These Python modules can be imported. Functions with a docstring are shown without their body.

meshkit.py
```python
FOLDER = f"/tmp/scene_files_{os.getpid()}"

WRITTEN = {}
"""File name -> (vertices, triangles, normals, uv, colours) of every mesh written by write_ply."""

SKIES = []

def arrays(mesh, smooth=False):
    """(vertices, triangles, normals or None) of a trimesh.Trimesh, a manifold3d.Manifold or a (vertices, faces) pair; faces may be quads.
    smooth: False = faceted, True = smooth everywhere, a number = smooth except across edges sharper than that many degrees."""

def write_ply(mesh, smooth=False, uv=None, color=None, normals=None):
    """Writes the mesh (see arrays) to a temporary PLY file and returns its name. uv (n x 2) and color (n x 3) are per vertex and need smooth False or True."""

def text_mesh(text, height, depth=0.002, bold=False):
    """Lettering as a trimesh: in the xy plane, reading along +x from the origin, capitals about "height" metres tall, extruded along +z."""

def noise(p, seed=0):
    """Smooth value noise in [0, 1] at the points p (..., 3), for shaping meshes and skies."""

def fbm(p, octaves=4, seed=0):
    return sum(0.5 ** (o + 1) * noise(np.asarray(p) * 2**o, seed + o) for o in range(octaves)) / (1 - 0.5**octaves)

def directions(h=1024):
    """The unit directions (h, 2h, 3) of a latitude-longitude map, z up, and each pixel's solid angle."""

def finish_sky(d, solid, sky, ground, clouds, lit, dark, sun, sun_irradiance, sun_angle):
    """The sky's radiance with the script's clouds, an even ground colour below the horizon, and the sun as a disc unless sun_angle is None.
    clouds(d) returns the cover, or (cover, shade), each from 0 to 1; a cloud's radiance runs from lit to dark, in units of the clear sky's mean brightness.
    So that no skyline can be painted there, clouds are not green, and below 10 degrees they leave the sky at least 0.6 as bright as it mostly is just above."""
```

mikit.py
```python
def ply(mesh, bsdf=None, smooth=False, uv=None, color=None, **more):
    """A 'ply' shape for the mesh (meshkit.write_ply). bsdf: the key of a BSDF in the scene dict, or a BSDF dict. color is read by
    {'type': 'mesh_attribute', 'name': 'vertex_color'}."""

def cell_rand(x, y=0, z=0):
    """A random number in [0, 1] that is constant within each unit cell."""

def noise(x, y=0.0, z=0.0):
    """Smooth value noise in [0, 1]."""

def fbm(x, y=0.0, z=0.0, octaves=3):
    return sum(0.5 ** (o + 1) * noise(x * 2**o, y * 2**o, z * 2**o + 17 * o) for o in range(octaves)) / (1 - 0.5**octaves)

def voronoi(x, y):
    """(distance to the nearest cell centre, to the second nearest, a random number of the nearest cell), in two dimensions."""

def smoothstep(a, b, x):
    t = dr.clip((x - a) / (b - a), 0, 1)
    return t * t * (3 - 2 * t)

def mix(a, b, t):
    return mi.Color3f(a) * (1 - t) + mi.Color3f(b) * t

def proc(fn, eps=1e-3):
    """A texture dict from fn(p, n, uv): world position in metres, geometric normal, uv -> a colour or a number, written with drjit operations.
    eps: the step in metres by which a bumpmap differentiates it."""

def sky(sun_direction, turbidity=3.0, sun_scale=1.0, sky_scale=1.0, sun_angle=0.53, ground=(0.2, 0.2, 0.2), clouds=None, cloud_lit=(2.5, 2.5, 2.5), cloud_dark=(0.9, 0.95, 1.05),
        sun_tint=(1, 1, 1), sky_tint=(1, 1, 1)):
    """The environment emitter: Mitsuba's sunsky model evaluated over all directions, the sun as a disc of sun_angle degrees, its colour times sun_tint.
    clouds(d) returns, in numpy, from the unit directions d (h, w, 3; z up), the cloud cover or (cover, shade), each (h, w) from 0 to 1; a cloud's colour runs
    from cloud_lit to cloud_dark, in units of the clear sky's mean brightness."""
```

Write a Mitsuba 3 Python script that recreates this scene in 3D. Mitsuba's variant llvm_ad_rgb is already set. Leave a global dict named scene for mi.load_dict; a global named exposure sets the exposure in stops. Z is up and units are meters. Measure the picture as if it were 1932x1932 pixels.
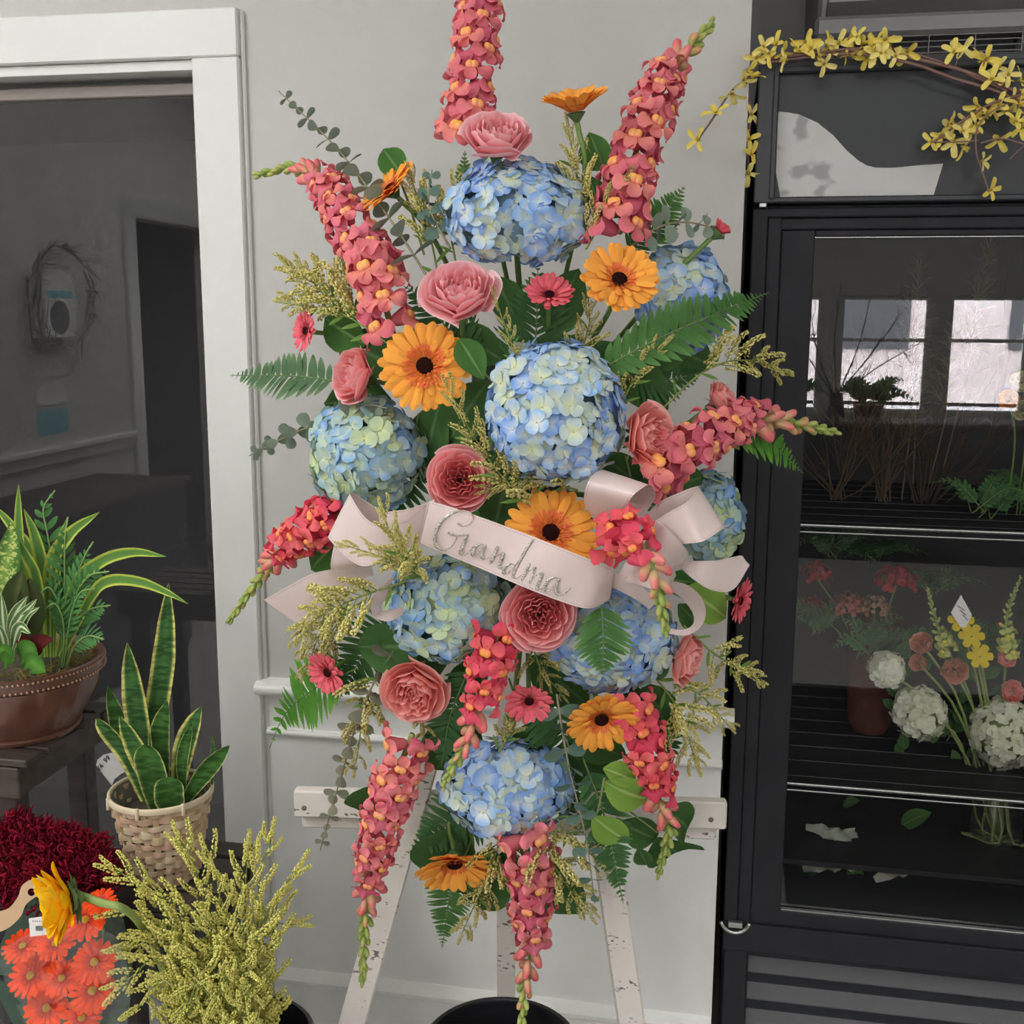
import math, random
import numpy as np, trimesh, mitsuba as mi, mikit, meshkit
from mikit import proc, noise, fbm, smoothstep, mix, cell_rand
import drjit as dr
T4 = mi.ScalarTransform4f
scene, labels = {}, {}
rng = np.random.default_rng(11)

# ------------------------------------------------------------------ camera, sky, lamps, exposure
EYE = np.array([0.35, -2.0, 1.5])
FOCAL = 2109.5
def _cam():
    yaw, pitch, roll = np.radians([-10.645, -10.181, 0.2757])
    f = np.array([math.sin(yaw) * math.cos(pitch), math.cos(yaw) * math.cos(pitch), math.sin(pitch)])
    r = np.cross(f, [0, 0, 1]); r /= np.linalg.norm(r); u = np.cross(r, f)
    return (math.cos(roll) * r + math.sin(roll) * u, math.cos(roll) * u - math.sin(roll) * r, f)
CR, CU, CF = _cam()
scene['camera'] = {'type': 'perspective', 'fov': math.degrees(2 * math.atan(966 / FOCAL)), 'fov_axis': 'x', 'near_clip': 0.02, 'far_clip': 200.0,
                   'to_world': T4().look_at(origin=EYE.tolist(), target=(EYE + CF).tolist(), up=CU.tolist())}
exposure = 0.36
SKY_SCALE, LAMP = 170.0, 6.2
scene['sky'] = mikit.sky([0.3, -0.5, 0.8], turbidity=6.0, sun_scale=0.0, sky_scale=SKY_SCALE, ground=(0.3, 0.3, 0.3), clouds=lambda d: np.full(d.shape[:2], 0.9), cloud_lit=(1.5, 1.5, 1.55), cloud_dark=(1, 1, 1.05))
LAMPS = [(-1.55, -1.6, 1.9), (-1.7, -3.2, 1.7), (0.5, -2.7, .6), (2.0, -2.0, .8), (-.3, -4.6, 1.0), (1.6, -4.6, 1.0)]      # ceiling panels: centre, strength
LAMP_RGB = (0.985, 0.99, 0.97)

def pix(x, y, Y):
    """the point of the plane y = Y that is seen at the photograph's pixel"""
    d = CF * FOCAL + CR * (x - 966) - CU * (y - 966)
    return EYE + d * (Y - EYE[1]) / d[1]
def mpp(p):
    """metres per pixel at the point"""
    return float((np.asarray(p) - EYE) @ CF) / FOCAL
def face(fx, fy, fz):
    v = CR * fx + CU * fy - CF * fz
    return v / np.linalg.norm(v)
def lin(r, g, b):
    c = np.array([r, g, b]) / 255.0
    return np.where(c < 0.04045, c / 12.92, ((c + 0.055) / 1.055) ** 2.4)

# ------------------------------------------------------------------ bookkeeping
_count = {}
def numbered(name):
    n = _count.get(name, 0); _count[name] = n + 1
    return name if n == 0 else f'{name}_{n:03d}'
def thing(name, label, cat, group=None, kind=None):
    k = numbered(name); labels[k] = {'label': label, 'category': cat}
    if group: labels[k]['group'] = group
    if kind: labels[k]['kind'] = kind
    return k
def struct(name):
    k = numbered(name); labels[k] = {'kind': 'structure'}
    return k
def part(parent, name, shape, M=None, label=None, kind=None):
    k = numbered(parent + '__' + name)
    scene[k] = shape if M is None else {**shape, 'to_world': T4(M)}
    if label or kind:
        labels[k] = {**({'label': label} if label else {}), **({'kind': kind} if kind else {})}
    return k
def solo(k, shape, M=None):
    scene[k] = shape if M is None else {**shape, 'to_world': T4(M)}
    return k

# ------------------------------------------------------------------ meshes
def frame(z, xh=(1, 0, 0)):
    z = np.asarray(z, float); z = z / np.linalg.norm(z)
    x = np.asarray(xh, float); x = x - z * (x @ z)
    if np.linalg.norm(x) < 1e-6: x = np.cross(z, [0.31, 0.9, 0.2])
    x /= np.linalg.norm(x)
    return np.stack([x, np.cross(z, x), z], 1)
def mat(p=(0, 0, 0), A=None, s=1.0):
    M = np.eye(4); M[:3, :3] = (np.eye(3) if A is None else A) * np.asarray(s, float); M[:3, 3] = p
    return M
def rz(a):
    c, s = math.cos(a), math.sin(a); return np.array([[c, -s, 0], [s, c, 0], [0, 0, 1.0]])
def rx(a):
    c, s = math.cos(a), math.sin(a); return np.array([[1, 0, 0], [0, c, -s], [0, s, c]])
def ry(a):
    c, s = math.cos(a), math.sin(a); return np.array([[c, 0, s], [0, 1, 0], [-s, 0, c]])
def grid_faces(nu, nv, wrap=False):
    i, j = np.meshgrid(np.arange(nu - 1), np.arange(nv if wrap else nv - 1), indexing='ij')
    a, b = i * nv + j, i * nv + (j + 1) % nv
    q = np.stack([a, b, b + nv, a + nv], -1).reshape(-1, 4)
    return np.vstack([q[:, [0, 1, 2]], q[:, [0, 2, 3]]])
class Ramp:
    def __init__(s, u, stops): s.u, s.stops = np.asarray(u, float).ravel(), stops
PALETTE, _rows = [], {}
def palette_row(stops):
    """the row of the colour table that holds this colour ramp"""
    x = np.linspace(0, 1, 16); c = np.array([np.asarray(b, float) for _, b in stops]); a = [q for q, _ in stops]
    t = np.clip(np.stack([np.interp(x, a, c[:, k]) for k in range(3)], 1), 0, .97); key = t.round(4).tobytes()
    if key not in _rows: _rows[key] = len(PALETTE); PALETTE.append(t)
    return _rows[key]
class MB:
    """collects pieces of one mesh; a piece's colour ramp is a row of the colour table, found through uv"""
    def __init__(s): s.v, s.f, s.c, s.n = [], [], [], 0
    def add(s, v, f, c=(1, 1, 1)):
        v = np.asarray(v, float); s.v.append(v); s.f.append(np.asarray(f) + s.n); s.n += len(v)
        if not isinstance(c, Ramp): c = Ramp(np.zeros(len(v)), ((0, c), (1, c)))
        s.c.append(np.stack([np.clip(c.u, 0, 1), np.full(len(v), palette_row(c.stops) + .5)], 1)); return s
    def ply(s, bsdf, smooth=True):
        v, f, c = np.vstack(s.v), np.vstack(s.f), np.vstack(s.c)
        if smooth is True: return mikit.ply((v, f), bsdf, smooth=True, uv=c)
        return mikit.ply((v[f].reshape(-1, 3), np.arange(f.size).reshape(-1, 3)), bsdf, smooth=True, uv=c[f].reshape(-1, 2))
_table = []
def table_colour(p, n, uv):
    if not _table:
        t = np.array(PALETTE); _table.extend(mi.Float(np.ascontiguousarray(t[:, :, k].ravel())) for k in range(3))
    x = dr.clip(uv.x, 0, 1) * 14.999; i = mi.UInt32(x); w = x - mi.Float(i); j = mi.UInt32(dr.clip(uv.y, 0, len(PALETTE) - .5)) * 16 + i
    return mi.Color3f(*[dr.gather(mi.Float, a, j) * (1 - w) + dr.gather(mi.Float, a, j + 1) * w for a in _table])
def tubemesh(pts, rad, sides=6, caps=True):
    p = np.asarray(pts, float); t = np.gradient(p, axis=0); t /= np.linalg.norm(t, axis=1, keepdims=True) + 1e-12
    a = np.cross(t[0], [0.3, 0.2, 0.93]); a /= np.linalg.norm(a) + 1e-12
    A = []
    for k in t:
        a = a - k * (a @ k); a /= np.linalg.norm(a) + 1e-12; A.append(a)
    A = np.array(A); B = np.cross(t, A); an = np.arange(sides) * 2 * np.pi / sides
    r = np.broadcast_to(rad, (len(p),))[:, None, None]
    v = (p[:, None] + r * (np.cos(an)[None, :, None] * A[:, None] + np.sin(an)[None, :, None] * B[:, None])).reshape(-1, 3)
    f = grid_faces(len(p), sides, True)
    if caps:
        n = len(v); v = np.vstack([v, p[0], p[-1]]); j = np.arange(sides); e = (len(p) - 1) * sides
        f = np.vstack([f, np.stack([j * 0 + n, (j + 1) % sides, j], 1), np.stack([j * 0 + n + 1, e + j, e + (j + 1) % sides], 1)])
    return v, f
def spline(pts, n):
    p = np.asarray(pts, float); m = len(p)
    if m == 2: return p[0] + (p[1] - p[0]) * np.linspace(0, 1, n)[:, None]
    e = np.vstack([2 * p[0] - p[1], p, 2 * p[-1] - p[-2]]); s = np.linspace(0, m - 1 - 1e-9, n); i = s.astype(int); t = (s - i)[:, None]
    a, b, c, d = e[i], e[i + 1], e[i + 2], e[i + 3]
    return 0.5 * (2 * b + (c - a) * t + (2 * a - 5 * b + 4 * c - d) * t * t + (3 * b - a - 3 * c + d) * t ** 3)
def evenly(p, n):
    s = np.r_[0, np.cumsum(np.linalg.norm(np.diff(p, axis=0), axis=1))]; q = np.linspace(0, s[-1], n)
    return np.stack([np.interp(q, s, p[:, k]) for k in range(3)], 1)
def ballmesh(c=(0, 0, 0), r=(1, 1, 1), rows=6, cols=9):
    th = np.linspace(0, np.pi, rows + 1); ph = np.arange(cols) * 2 * np.pi / cols
    v = np.stack([np.sin(th)[:, None] * np.cos(ph), np.sin(th)[:, None] * np.sin(ph), np.cos(th)[:, None] + 0 * ph], -1).reshape(-1, 3)
    return v * np.asarray(r) + np.asarray(c), grid_faces(rows + 1, cols, True)[:, ::-1]
def lathemesh(prof, n=48):
    pr = np.asarray(prof, float); a = np.arange(n) * 2 * np.pi / n
    v = np.stack([pr[:, :1] * np.cos(a), pr[:, :1] * np.sin(a), pr[:, 1:] + 0 * a], -1).reshape(-1, 3)
    return v, grid_faces(len(pr), n, True)
def boxmesh(lo, hi, b=0.0):
    lo, hi = np.minimum(lo, hi).astype(float), np.maximum(lo, hi).astype(float)
    if b <= 0:
        m = trimesh.creation.box(bounds=[lo, hi]); return np.array(m.vertices), np.array(m.faces)
    b = min(b, 0.45 * (hi - lo).min()); pts = []
    for k in range(3):
        l, h = lo + b, hi - b; l, h = l.copy(), h.copy(); l[k], h[k] = lo[k], hi[k]
        pts += [[x, y, z] for x in (l[0], h[0]) for y in (l[1], h[1]) for z in (l[2], h[2])]
    m = trimesh.convex.convex_hull(np.array(pts)); return np.array(m.vertices), np.array(m.faces)
def boxply(lo, hi, bsdf, b=0.002): return mikit.ply(boxmesh(lo, hi, b), bsdf, smooth=False)
def boxesply(boxes, bsdf, b=0.002):
    m = MB()
    for lo, hi in boxes: m.add(*boxmesh(lo, hi, b))
    return mikit.ply((np.vstack(m.v), np.vstack(m.f)), bsdf, smooth=False)
def orient_box(p0, p1, w, t, side):
    """a beam from p0 to p1, w wide along "side", t thick"""
    p0, p1 = np.asarray(p0, float), np.asarray(p1, float); z = p1 - p0; L = np.linalg.norm(z); A = frame(z / L, side)
    v, f = boxmesh((-w / 2, -t / 2, 0), (w / 2, t / 2, L), 0.003)
    return v @ A.T + p0, f
def polyprism(pts2, t, A, o):
    """a flat outline (local x, y) extruded by t along local z, placed by A and o"""
    from shapely.geometry import Polygon
    m = trimesh.creation.extrude_polygon(Polygon(pts2), t, engine='earcut')
    return np.array(m.vertices) @ A.T + np.asarray(o), np.array(m.faces)

# ------------------------------------------------------------------ materials
VC = proc(table_colour)
def rgb(c): return {'type': 'rgb', 'value': [float(x) for x in c]}
def bsdf(name, color, rough=0.5, two=True, **more):
    b = {'type': 'principled', 'base_color': color if isinstance(color, dict) else rgb(color), 'roughness': rough, **more}
    scene[name] = {'type': 'twosided', 'inner': b} if two else b
    return name
bsdf('mat_wall', proc(lambda p, n, uv: mix((0.515, 0.505, 0.48), (0.55, 0.54, 0.515), fbm(p.x * 3, p.y * 3, p.z * 3))), 0.7, specular=0.3)
bsdf('mat_trim', proc(lambda p, n, uv: mix((0.67, 0.675, 0.65), (0.72, 0.725, 0.70), fbm(p.x * 9, p.y * 9, p.z * 2))), 0.38)
bsdf('mat_wainscot_lifted', proc(lambda p, n, uv: mix((0.82, 0.825, 0.795), (0.87, 0.875, 0.845), fbm(p.x * 9, p.y * 9, p.z * 2))), 0.4)  # the white trim paint, lightened to offset the shade behind the spray
bsdf('mat_ceiling', (0.8, 0.79, 0.77), 0.8)
bsdf('mat_floor', proc(lambda p, n, uv: mix((0.36, 0.35, 0.335), (0.48, 0.47, 0.45), fbm(p.x * 60, p.y * 60, 0.0))), 0.4)
bsdf('mat_grey_paint', proc(lambda p, n, uv: mix((0.66, 0.66, 0.67), (0.72, 0.72, 0.72), fbm(p.x * 6, p.y * 6, p.z * 6))), 0.6)
bsdf('mat_unit', proc(lambda p, n, uv: mix((0.20, 0.20, 0.192), (0.27, 0.265, 0.25), fbm(p.x * 5, p.y * 5, p.z * 9))), 0.5)
bsdf('mat_black', proc(lambda p, n, uv: mix((0.014, 0.015, 0.017), (0.022, 0.023, 0.026), fbm(p.x * 40, p.y * 40, p.z * 8))), 0.6, specular=0.16)
bsdf('mat_charcoal', (0.03, 0.033, 0.036), 0.38, specular=0.3)
bsdf('mat_sign_black', (0.02, 0.023, 0.025), 0.3, specular=0.3)
bsdf('mat_shelf', (0.012, 0.012, 0.012), 0.7, specular=0.1)
bsdf('mat_sign_pale', proc(lambda p, n, uv: mix((0.42, 0.42, 0.40), (0.22, 0.22, 0.21), smoothstep(0.62, 0.78, fbm(p.x * 26 + 3.0, 1.0, p.z * 30)) * smoothstep(0.62, 0.56, p.x))), 0.4)
bsdf('mat_dark', (0.012, 0.012, 0.013), 0.6)
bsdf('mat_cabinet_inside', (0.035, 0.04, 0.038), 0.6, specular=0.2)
bsdf('mat_slat', (0.06, 0.06, 0.06), 0.6)
bsdf('mat_taupe', (0.20, 0.175, 0.15), 0.5)
bsdf('mat_steel', (0.55, 0.55, 0.53), 0.3, metallic=0.9)
bsdf('mat_black_plastic', (0.008, 0.008, 0.009), 0.25)
bsdf('mat_petal', VC, 0.55, specular=0.35, sheen=0.3)
scene['mat_thin_petal'] = {'type': 'principledthin', 'base_color': VC, 'roughness': 0.6, 'diff_trans': 0.36, 'spec_trans': 0.0, 'eta': 1.35}
scene['mat_leaf'] = {'type': 'principledthin', 'base_color': VC, 'roughness': 0.42, 'diff_trans': 0.3, 'spec_trans': 0.0, 'eta': 1.45}
def _snake(p, n, uv):
    return table_colour(p, n, uv) * (0.62 + 0.55 * smoothstep(0.38, 0.62, fbm(p.x * 45, p.y * 45, p.z * 170)))
def _speckle(p, n, uv):
    return mix(table_colour(p, n, uv), (0.46, 0.52, 0.16), smoothstep(0.50, 0.58, fbm(p.x * 230, p.y * 230, p.z * 230)) * smoothstep(0.9, 0.5, uv.x))
scene['mat_speckle'] = {'type': 'principledthin', 'base_color': proc(_speckle), 'roughness': 0.45, 'diff_trans': 0.2, 'spec_trans': 0.0, 'eta': 1.45}
scene['mat_snake'] = {'type': 'principledthin', 'base_color': proc(_snake), 'roughness': 0.4, 'diff_trans': 0.2, 'spec_trans': 0.0, 'eta': 1.45}
bsdf('mat_green', VC, 0.5, specular=0.4)
bsdf('mat_matte', VC, 1.0, specular=0.03)
bsdf('mat_velvet', VC, 0.9, specular=0.1, sheen=0.6)
scene['mat_glass'] = {'type': 'thindielectric', 'int_ior': 1.5}
def _easel(p, n, uv):
    g = fbm(p.x * 14, p.y * 14, p.z * 14)
    flake = smoothstep(0.62, 0.67, fbm(p.x * 120 + p.z * 40, p.y * 120, p.z * 190)) * smoothstep(0.50, 0.62, fbm(p.x * 14 + 4.0, p.y * 14, p.z * 30))
    return mix(mix((0.74, 0.68, 0.62), (0.84, 0.79, 0.73), g), (0.16, 0.125, 0.10), flake)
bsdf('mat_easel', proc(_easel), 0.6)
def _satin(p, n, uv):
    v = uv.y; edge = smoothstep(0.012, 0.0, dr.abs(v - 0.045)) + smoothstep(0.012, 0.0, dr.abs(v - 0.955))
    dot = smoothstep(0.35, 0.5, dr.abs(uv.x * 1.0 - dr.floor(uv.x) - 0.5) * 2)
    return mix((0.70, 0.575, 0.545), (0.30, 0.20, 0.18), edge * dot * 0.85)
bsdf('mat_satin', proc(_satin), 0.30, specular=0.6, sheen=0.2, anisotropic=0.5)
bsdf('mat_glitter', proc(lambda p, n, uv: mix((0.14, 0.115, 0.085), (0.80, 0.75, 0.66), cell_rand(p.x * 700, p.y * 700, p.z * 700))), 0.3, metallic=0.25)
def _wood(a, b, f=1.0):
    return proc(lambda p, n, uv: mix(a, b, fbm(p.x * 6 * f + 40 * p.z, p.y * 60 * f, p.z * 50 * f)))
bsdf('mat_crate', _wood((0.020, 0.014, 0.011), (0.055, 0.040, 0.031)), 0.6)
bsdf('mat_ceramic', proc(lambda p, n, uv: mix((0.055, 0.024, 0.016), (0.13, 0.056, 0.034), fbm(p.x * 22, p.y * 22, p.z * 30))), 0.25, clearcoat=0.6)
bsdf('mat_ceramic_light', proc(lambda p, n, uv: mix((0.20, 0.10, 0.06), (0.42, 0.26, 0.17), fbm(p.x * 70, p.y * 70, p.z * 70))), 0.3, clearcoat=0.6)
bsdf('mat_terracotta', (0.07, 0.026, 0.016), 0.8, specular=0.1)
bsdf('mat_kraft', (0.50, 0.34, 0.20), 0.7)
bsdf('mat_label', (0.78, 0.76, 0.73), 0.6)
bsdf('mat_ink', (0.02, 0.02, 0.02), 0.6)
bsdf('mat_grey_ink', (0.25, 0.25, 0.26), 0.6)
bsdf('mat_blue_ink', (0.10, 0.38, 0.45), 0.5)
bsdf('mat_sleeve', (0.02, 0.045, 0.028), 0.3)
bsdf('mat_soil', proc(lambda p, n, uv: mix((0.02, 0.016, 0.012), (0.07, 0.06, 0.035), fbm(p.x * 90, p.y * 90, p.z * 90))), 0.9)
bsdf('mat_brick', proc(lambda p, n, uv: mix((0.45, 0.38, 0.36), (0.6, 0.55, 0.53), fbm(p.x * 2, p.y * 2, p.z * 3))), 0.8)
bsdf('mat_asphalt', (0.3, 0.3, 0.31), 0.8)

# ------------------------------------------------------------------ the room
XL, XR, YF, ZC = -2.45, 2.6, -6.2, 2.75           # left wall, right wall, shop front, ceiling
XE = 0.3725                                        # outer corner of the back wall beside the cooler
GX0, GX1, GZ = -1.95, -0.617, 1.928                # glazed opening in the back wall
solo(struct('floor'), boxply((XL - 1.2, YF - 0.1, -0.05), (XR, 1.1, 0.0), 'mat_floor', 0))
solo(struct('ceiling'), boxply((XL - 1.2, YF - 0.1, ZC), (XR, 1.1, ZC + 0.05), 'mat_ceiling', 0))
wb = struct('wall_back')
solo(wb, boxesply([((XL, 0, 0), (GX0, 0.12, ZC)), ((GX0, 0, 1.94), (GX1 + 0.002, 0.12, ZC)), ((GX1 + 0.002, 0, 0), (XE, 0.12, ZC)), ((XE - 0.1, 0.12, 0), (XE, 0.95, ZC))], 'mat_wall', 0))
part(wb, 'wainscot_panel', boxply((GX1 + 0.09, -0.004, 0.155), (XE, 0.0, 0.77), 'mat_wainscot_lifted', 0), label='white painted lower panel')
solo(struct('wall_alcove'), boxesply([((XE, 0.95, 0), (XR, 1.05, ZC))], 'mat_grey_paint', 0))
solo(struct('wall_right'), boxply((XR, YF, 0), (XR + 0.1, 1.05, ZC), 'mat_wall', 0))
DY0, DY1 = -3.80, -2.97                             # doorway in the left wall (seen only as a reflection)
wl = struct('wall_left')
solo(wl, boxesply([((XL - 0.1, YF, 0), (XL, DY0, ZC)), ((XL - 0.1, DY1, 0), (XL, 0, ZC)), ((XL - 0.1, DY0, 1.93), (XL, DY1, ZC))], 'mat_wall', 0))
solo(struct('wall_stockroom'), boxesply([((XL - 1.2, YF, 0), (XL - 1.1, 0, ZC)), ((XL - 1.1, YF, 0), (XL - 0.101, YF + 0.05, ZC)), ((XL - 1.1, -0.05, 0), (XL - 0.101, 0, ZC))], 'mat_charcoal', 0))
solo(struct('trim_3'), boxesply([((XL, DY0 - 0.1, 0), (XL + 0.02, DY0, 1.93)), ((XL, DY1, 0), (XL + 0.02, DY1 + 0.1, 1.93)), ((XL, DY0 - 0.1, 1.93), (XL + 0.022, DY1 + 0.1, 2.03))], 'mat_trim', 0.003))
solo(struct('trim_4'), boxesply([((XL, DY1 + 0.1, 0.90), (XL + 0.035, -0.02, 0.925)), ((XL, DY1 + 0.1, 0.85), (XL + 0.015, -0.02, 0.90)), ((XL, YF, ZC - 0.09), (XL + 0.07, -0.02, ZC))], 'mat_trim', 0.004))
WZ0, WZ1 = 0.8, 1.62
wins = [(-1.9, -0.9), (-0.5, 0.4), (0.62, 1.02), (1.14, 1.75), (1.87, 2.4)]
wf = struct('wall_front')
bx = [((XL, YF - 0.1, 0), (XR, YF, WZ0)), ((XL, YF - 0.1, WZ1), (XR, YF, ZC))]
xs = [XL] + [a for w in wins for a in w] + [XR]
for a, b in zip(xs[0::2], xs[1::2]): bx.append(((a, YF - 0.1, WZ0), (b, YF, WZ1)))
solo(wf, boxesply(bx, 'mat_wall', 0))
for a, b in wins:
    w = struct('window_2') if 'window_2' not in labels else struct('window_2')
    part(w, 'frame', boxesply([((a, YF - 0.06, WZ0), (a + 0.03, YF - 0.02, WZ1)), ((b - 0.03, YF - 0.06, WZ0), (b, YF - 0.02, WZ1)), ((a, YF - 0.06, WZ0), (b, YF - 0.02, WZ0 + 0.03)), ((a, YF - 0.06, WZ1 - 0.03), (b, YF - 0.02, WZ1)), ((a, YF - 0.06, 1.30), (b, YF - 0.02, 1.325))], 'mat_trim', 0.002))
solo(struct('ground_outside'), boxply((-30, -40, -0.15), (30, YF - 0.12, -0.06), 'mat_asphalt', 0))
ob = thing('street_building', 'pale brick building across the street, seen only in the cooler door reflection', 'building')
part(ob, 'facade', boxply((-9, -22, 0), (12, -18, 3.6), 'mat_brick', 0))
for i in range(6): part(ob, 'window', boxply((-7 + 3 * i, -18.0, 0.9), (-5.6 + 3 * i, -17.95, 2.4), 'mat_charcoal', 0))

# window opening of the back wall: casing, jamb, taupe head bar, pane, dark store behind
t1 = struct('trim_1')
part(t1, 'head', boxply((-2.06, -0.02, 1.947), (-0.5245, 0.0, 2.0295), 'mat_trim', 0.0025))
part(t1, 'side', boxply((-0.614, -0.02, 0.0), (-0.5245, 0.0, 1.946), 'mat_trim', 0.0025))
part(t1, 'side', boxply((-2.06, -0.02, 0.0), (-1.955, 0.0, 1.946), 'mat_trim', 0.0025))
part(t1, 'side_bead', boxply((-0.5245, -0.009, 0.0), (-0.5165, 0.0, 2.026), 'mat_trim', 0.0025))
part(t1, 'jamb', boxesply([((GX0, -0.006, GZ), (GX1, 0.11, 1.946)), ((GX1, -0.006, 0), (GX1 + 0.003, 0.11, 1.946))], 'mat_trim', 0.001))
w1 = struct('window_1')
part(w1, 'head_bar', boxply((GX0, 0.035, 1.893), (GX1, 0.06, 1.915), 'mat_taupe', 0.002))
part(w1, 'side_bar', boxply((GX1 - 0.007, 0.02, 0.0), (GX1, 0.06, 1.915), 'mat_dark', 0.001))
part(w1, 'pane', mikit.ply((np.array([[GX0, 0.045, 0.0], [GX1, 0.045, 0], [GX1, 0.045, 1.9], [GX0, 0.045, 1.9]]), np.array([[0, 1, 2], [0, 2, 3]])), 'mat_glass'))
solo(struct('wall_store'), boxesply([((GX0 - 0.1, 1.0, -0.01), (XE - 0.11, 1.05, 2.2)), ((GX0 - 0.1, 0.125, 0), (GX0 - 0.05, 1.0, 2.2)), ((XE - 0.16, 0.125, 0), (XE - 0.11, 1.0, 2.2)), ((GX0 - 0.1, 0.125, 1.96), (XE - 0.11, 1.0, 2.0)), ((GX0, 0.12, 0.0), (XE - 0.12, 1.0, 0.01))], 'mat_dark', 0))

# chair rail, lower bead, baseboard
def railmesh(prof, x0, x1):
    """a moulding of the profile (depth, z), the depth counted into the room, from x0 to x1"""
    p = np.asarray(prof, float); n = len(p)
    v = np.vstack([np.c_[np.full(n, x), -p[:, 0], p[:, 1]] for x in (x0, x1)])
    f = [[i, (i + 1) % n, n + (i + 1) % n] for i in range(n)] + [[i, n + (i + 1) % n, n + i] for i in range(n)]
    f += [[0, i + 1, i] for i in range(1, n - 1)] + [[n, n + i, n + i + 1] for i in range(1, n - 1)]
    return v, np.array(f)
a = np.linspace(0, np.pi, 9)
solo(struct('trim_2'), mikit.ply(railmesh([(0, 0.749), (0.02, 0.752)] + [(0.022 + 0.016 * math.sin(t), 0.768 - 0.014 * math.cos(t)) for t in a] + [(0, 0.784)], -0.532, 0.392), 'mat_wainscot_lifted', smooth=40))
solo(struct('trim_5'), mikit.ply(railmesh([(0, 0.667)] + [(0.004 + 0.012 * math.sin(t), 0.674 - 0.008 * math.cos(t)) for t in a] + [(0, 0.683)], -0.518, 0.374), 'mat_wainscot_lifted', smooth=40))
solo(struct('baseboard_back'), mikit.ply(railmesh([(0, 0), (0.018, 0), (0.018, 0.128), (0.022, 0.132), (0.022, 0.140), (0.012, 0.150), (0.006, 0.158), (0, 0.160)], -0.518, 0.372), 'mat_wainscot_lifted', smooth=30))

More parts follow.
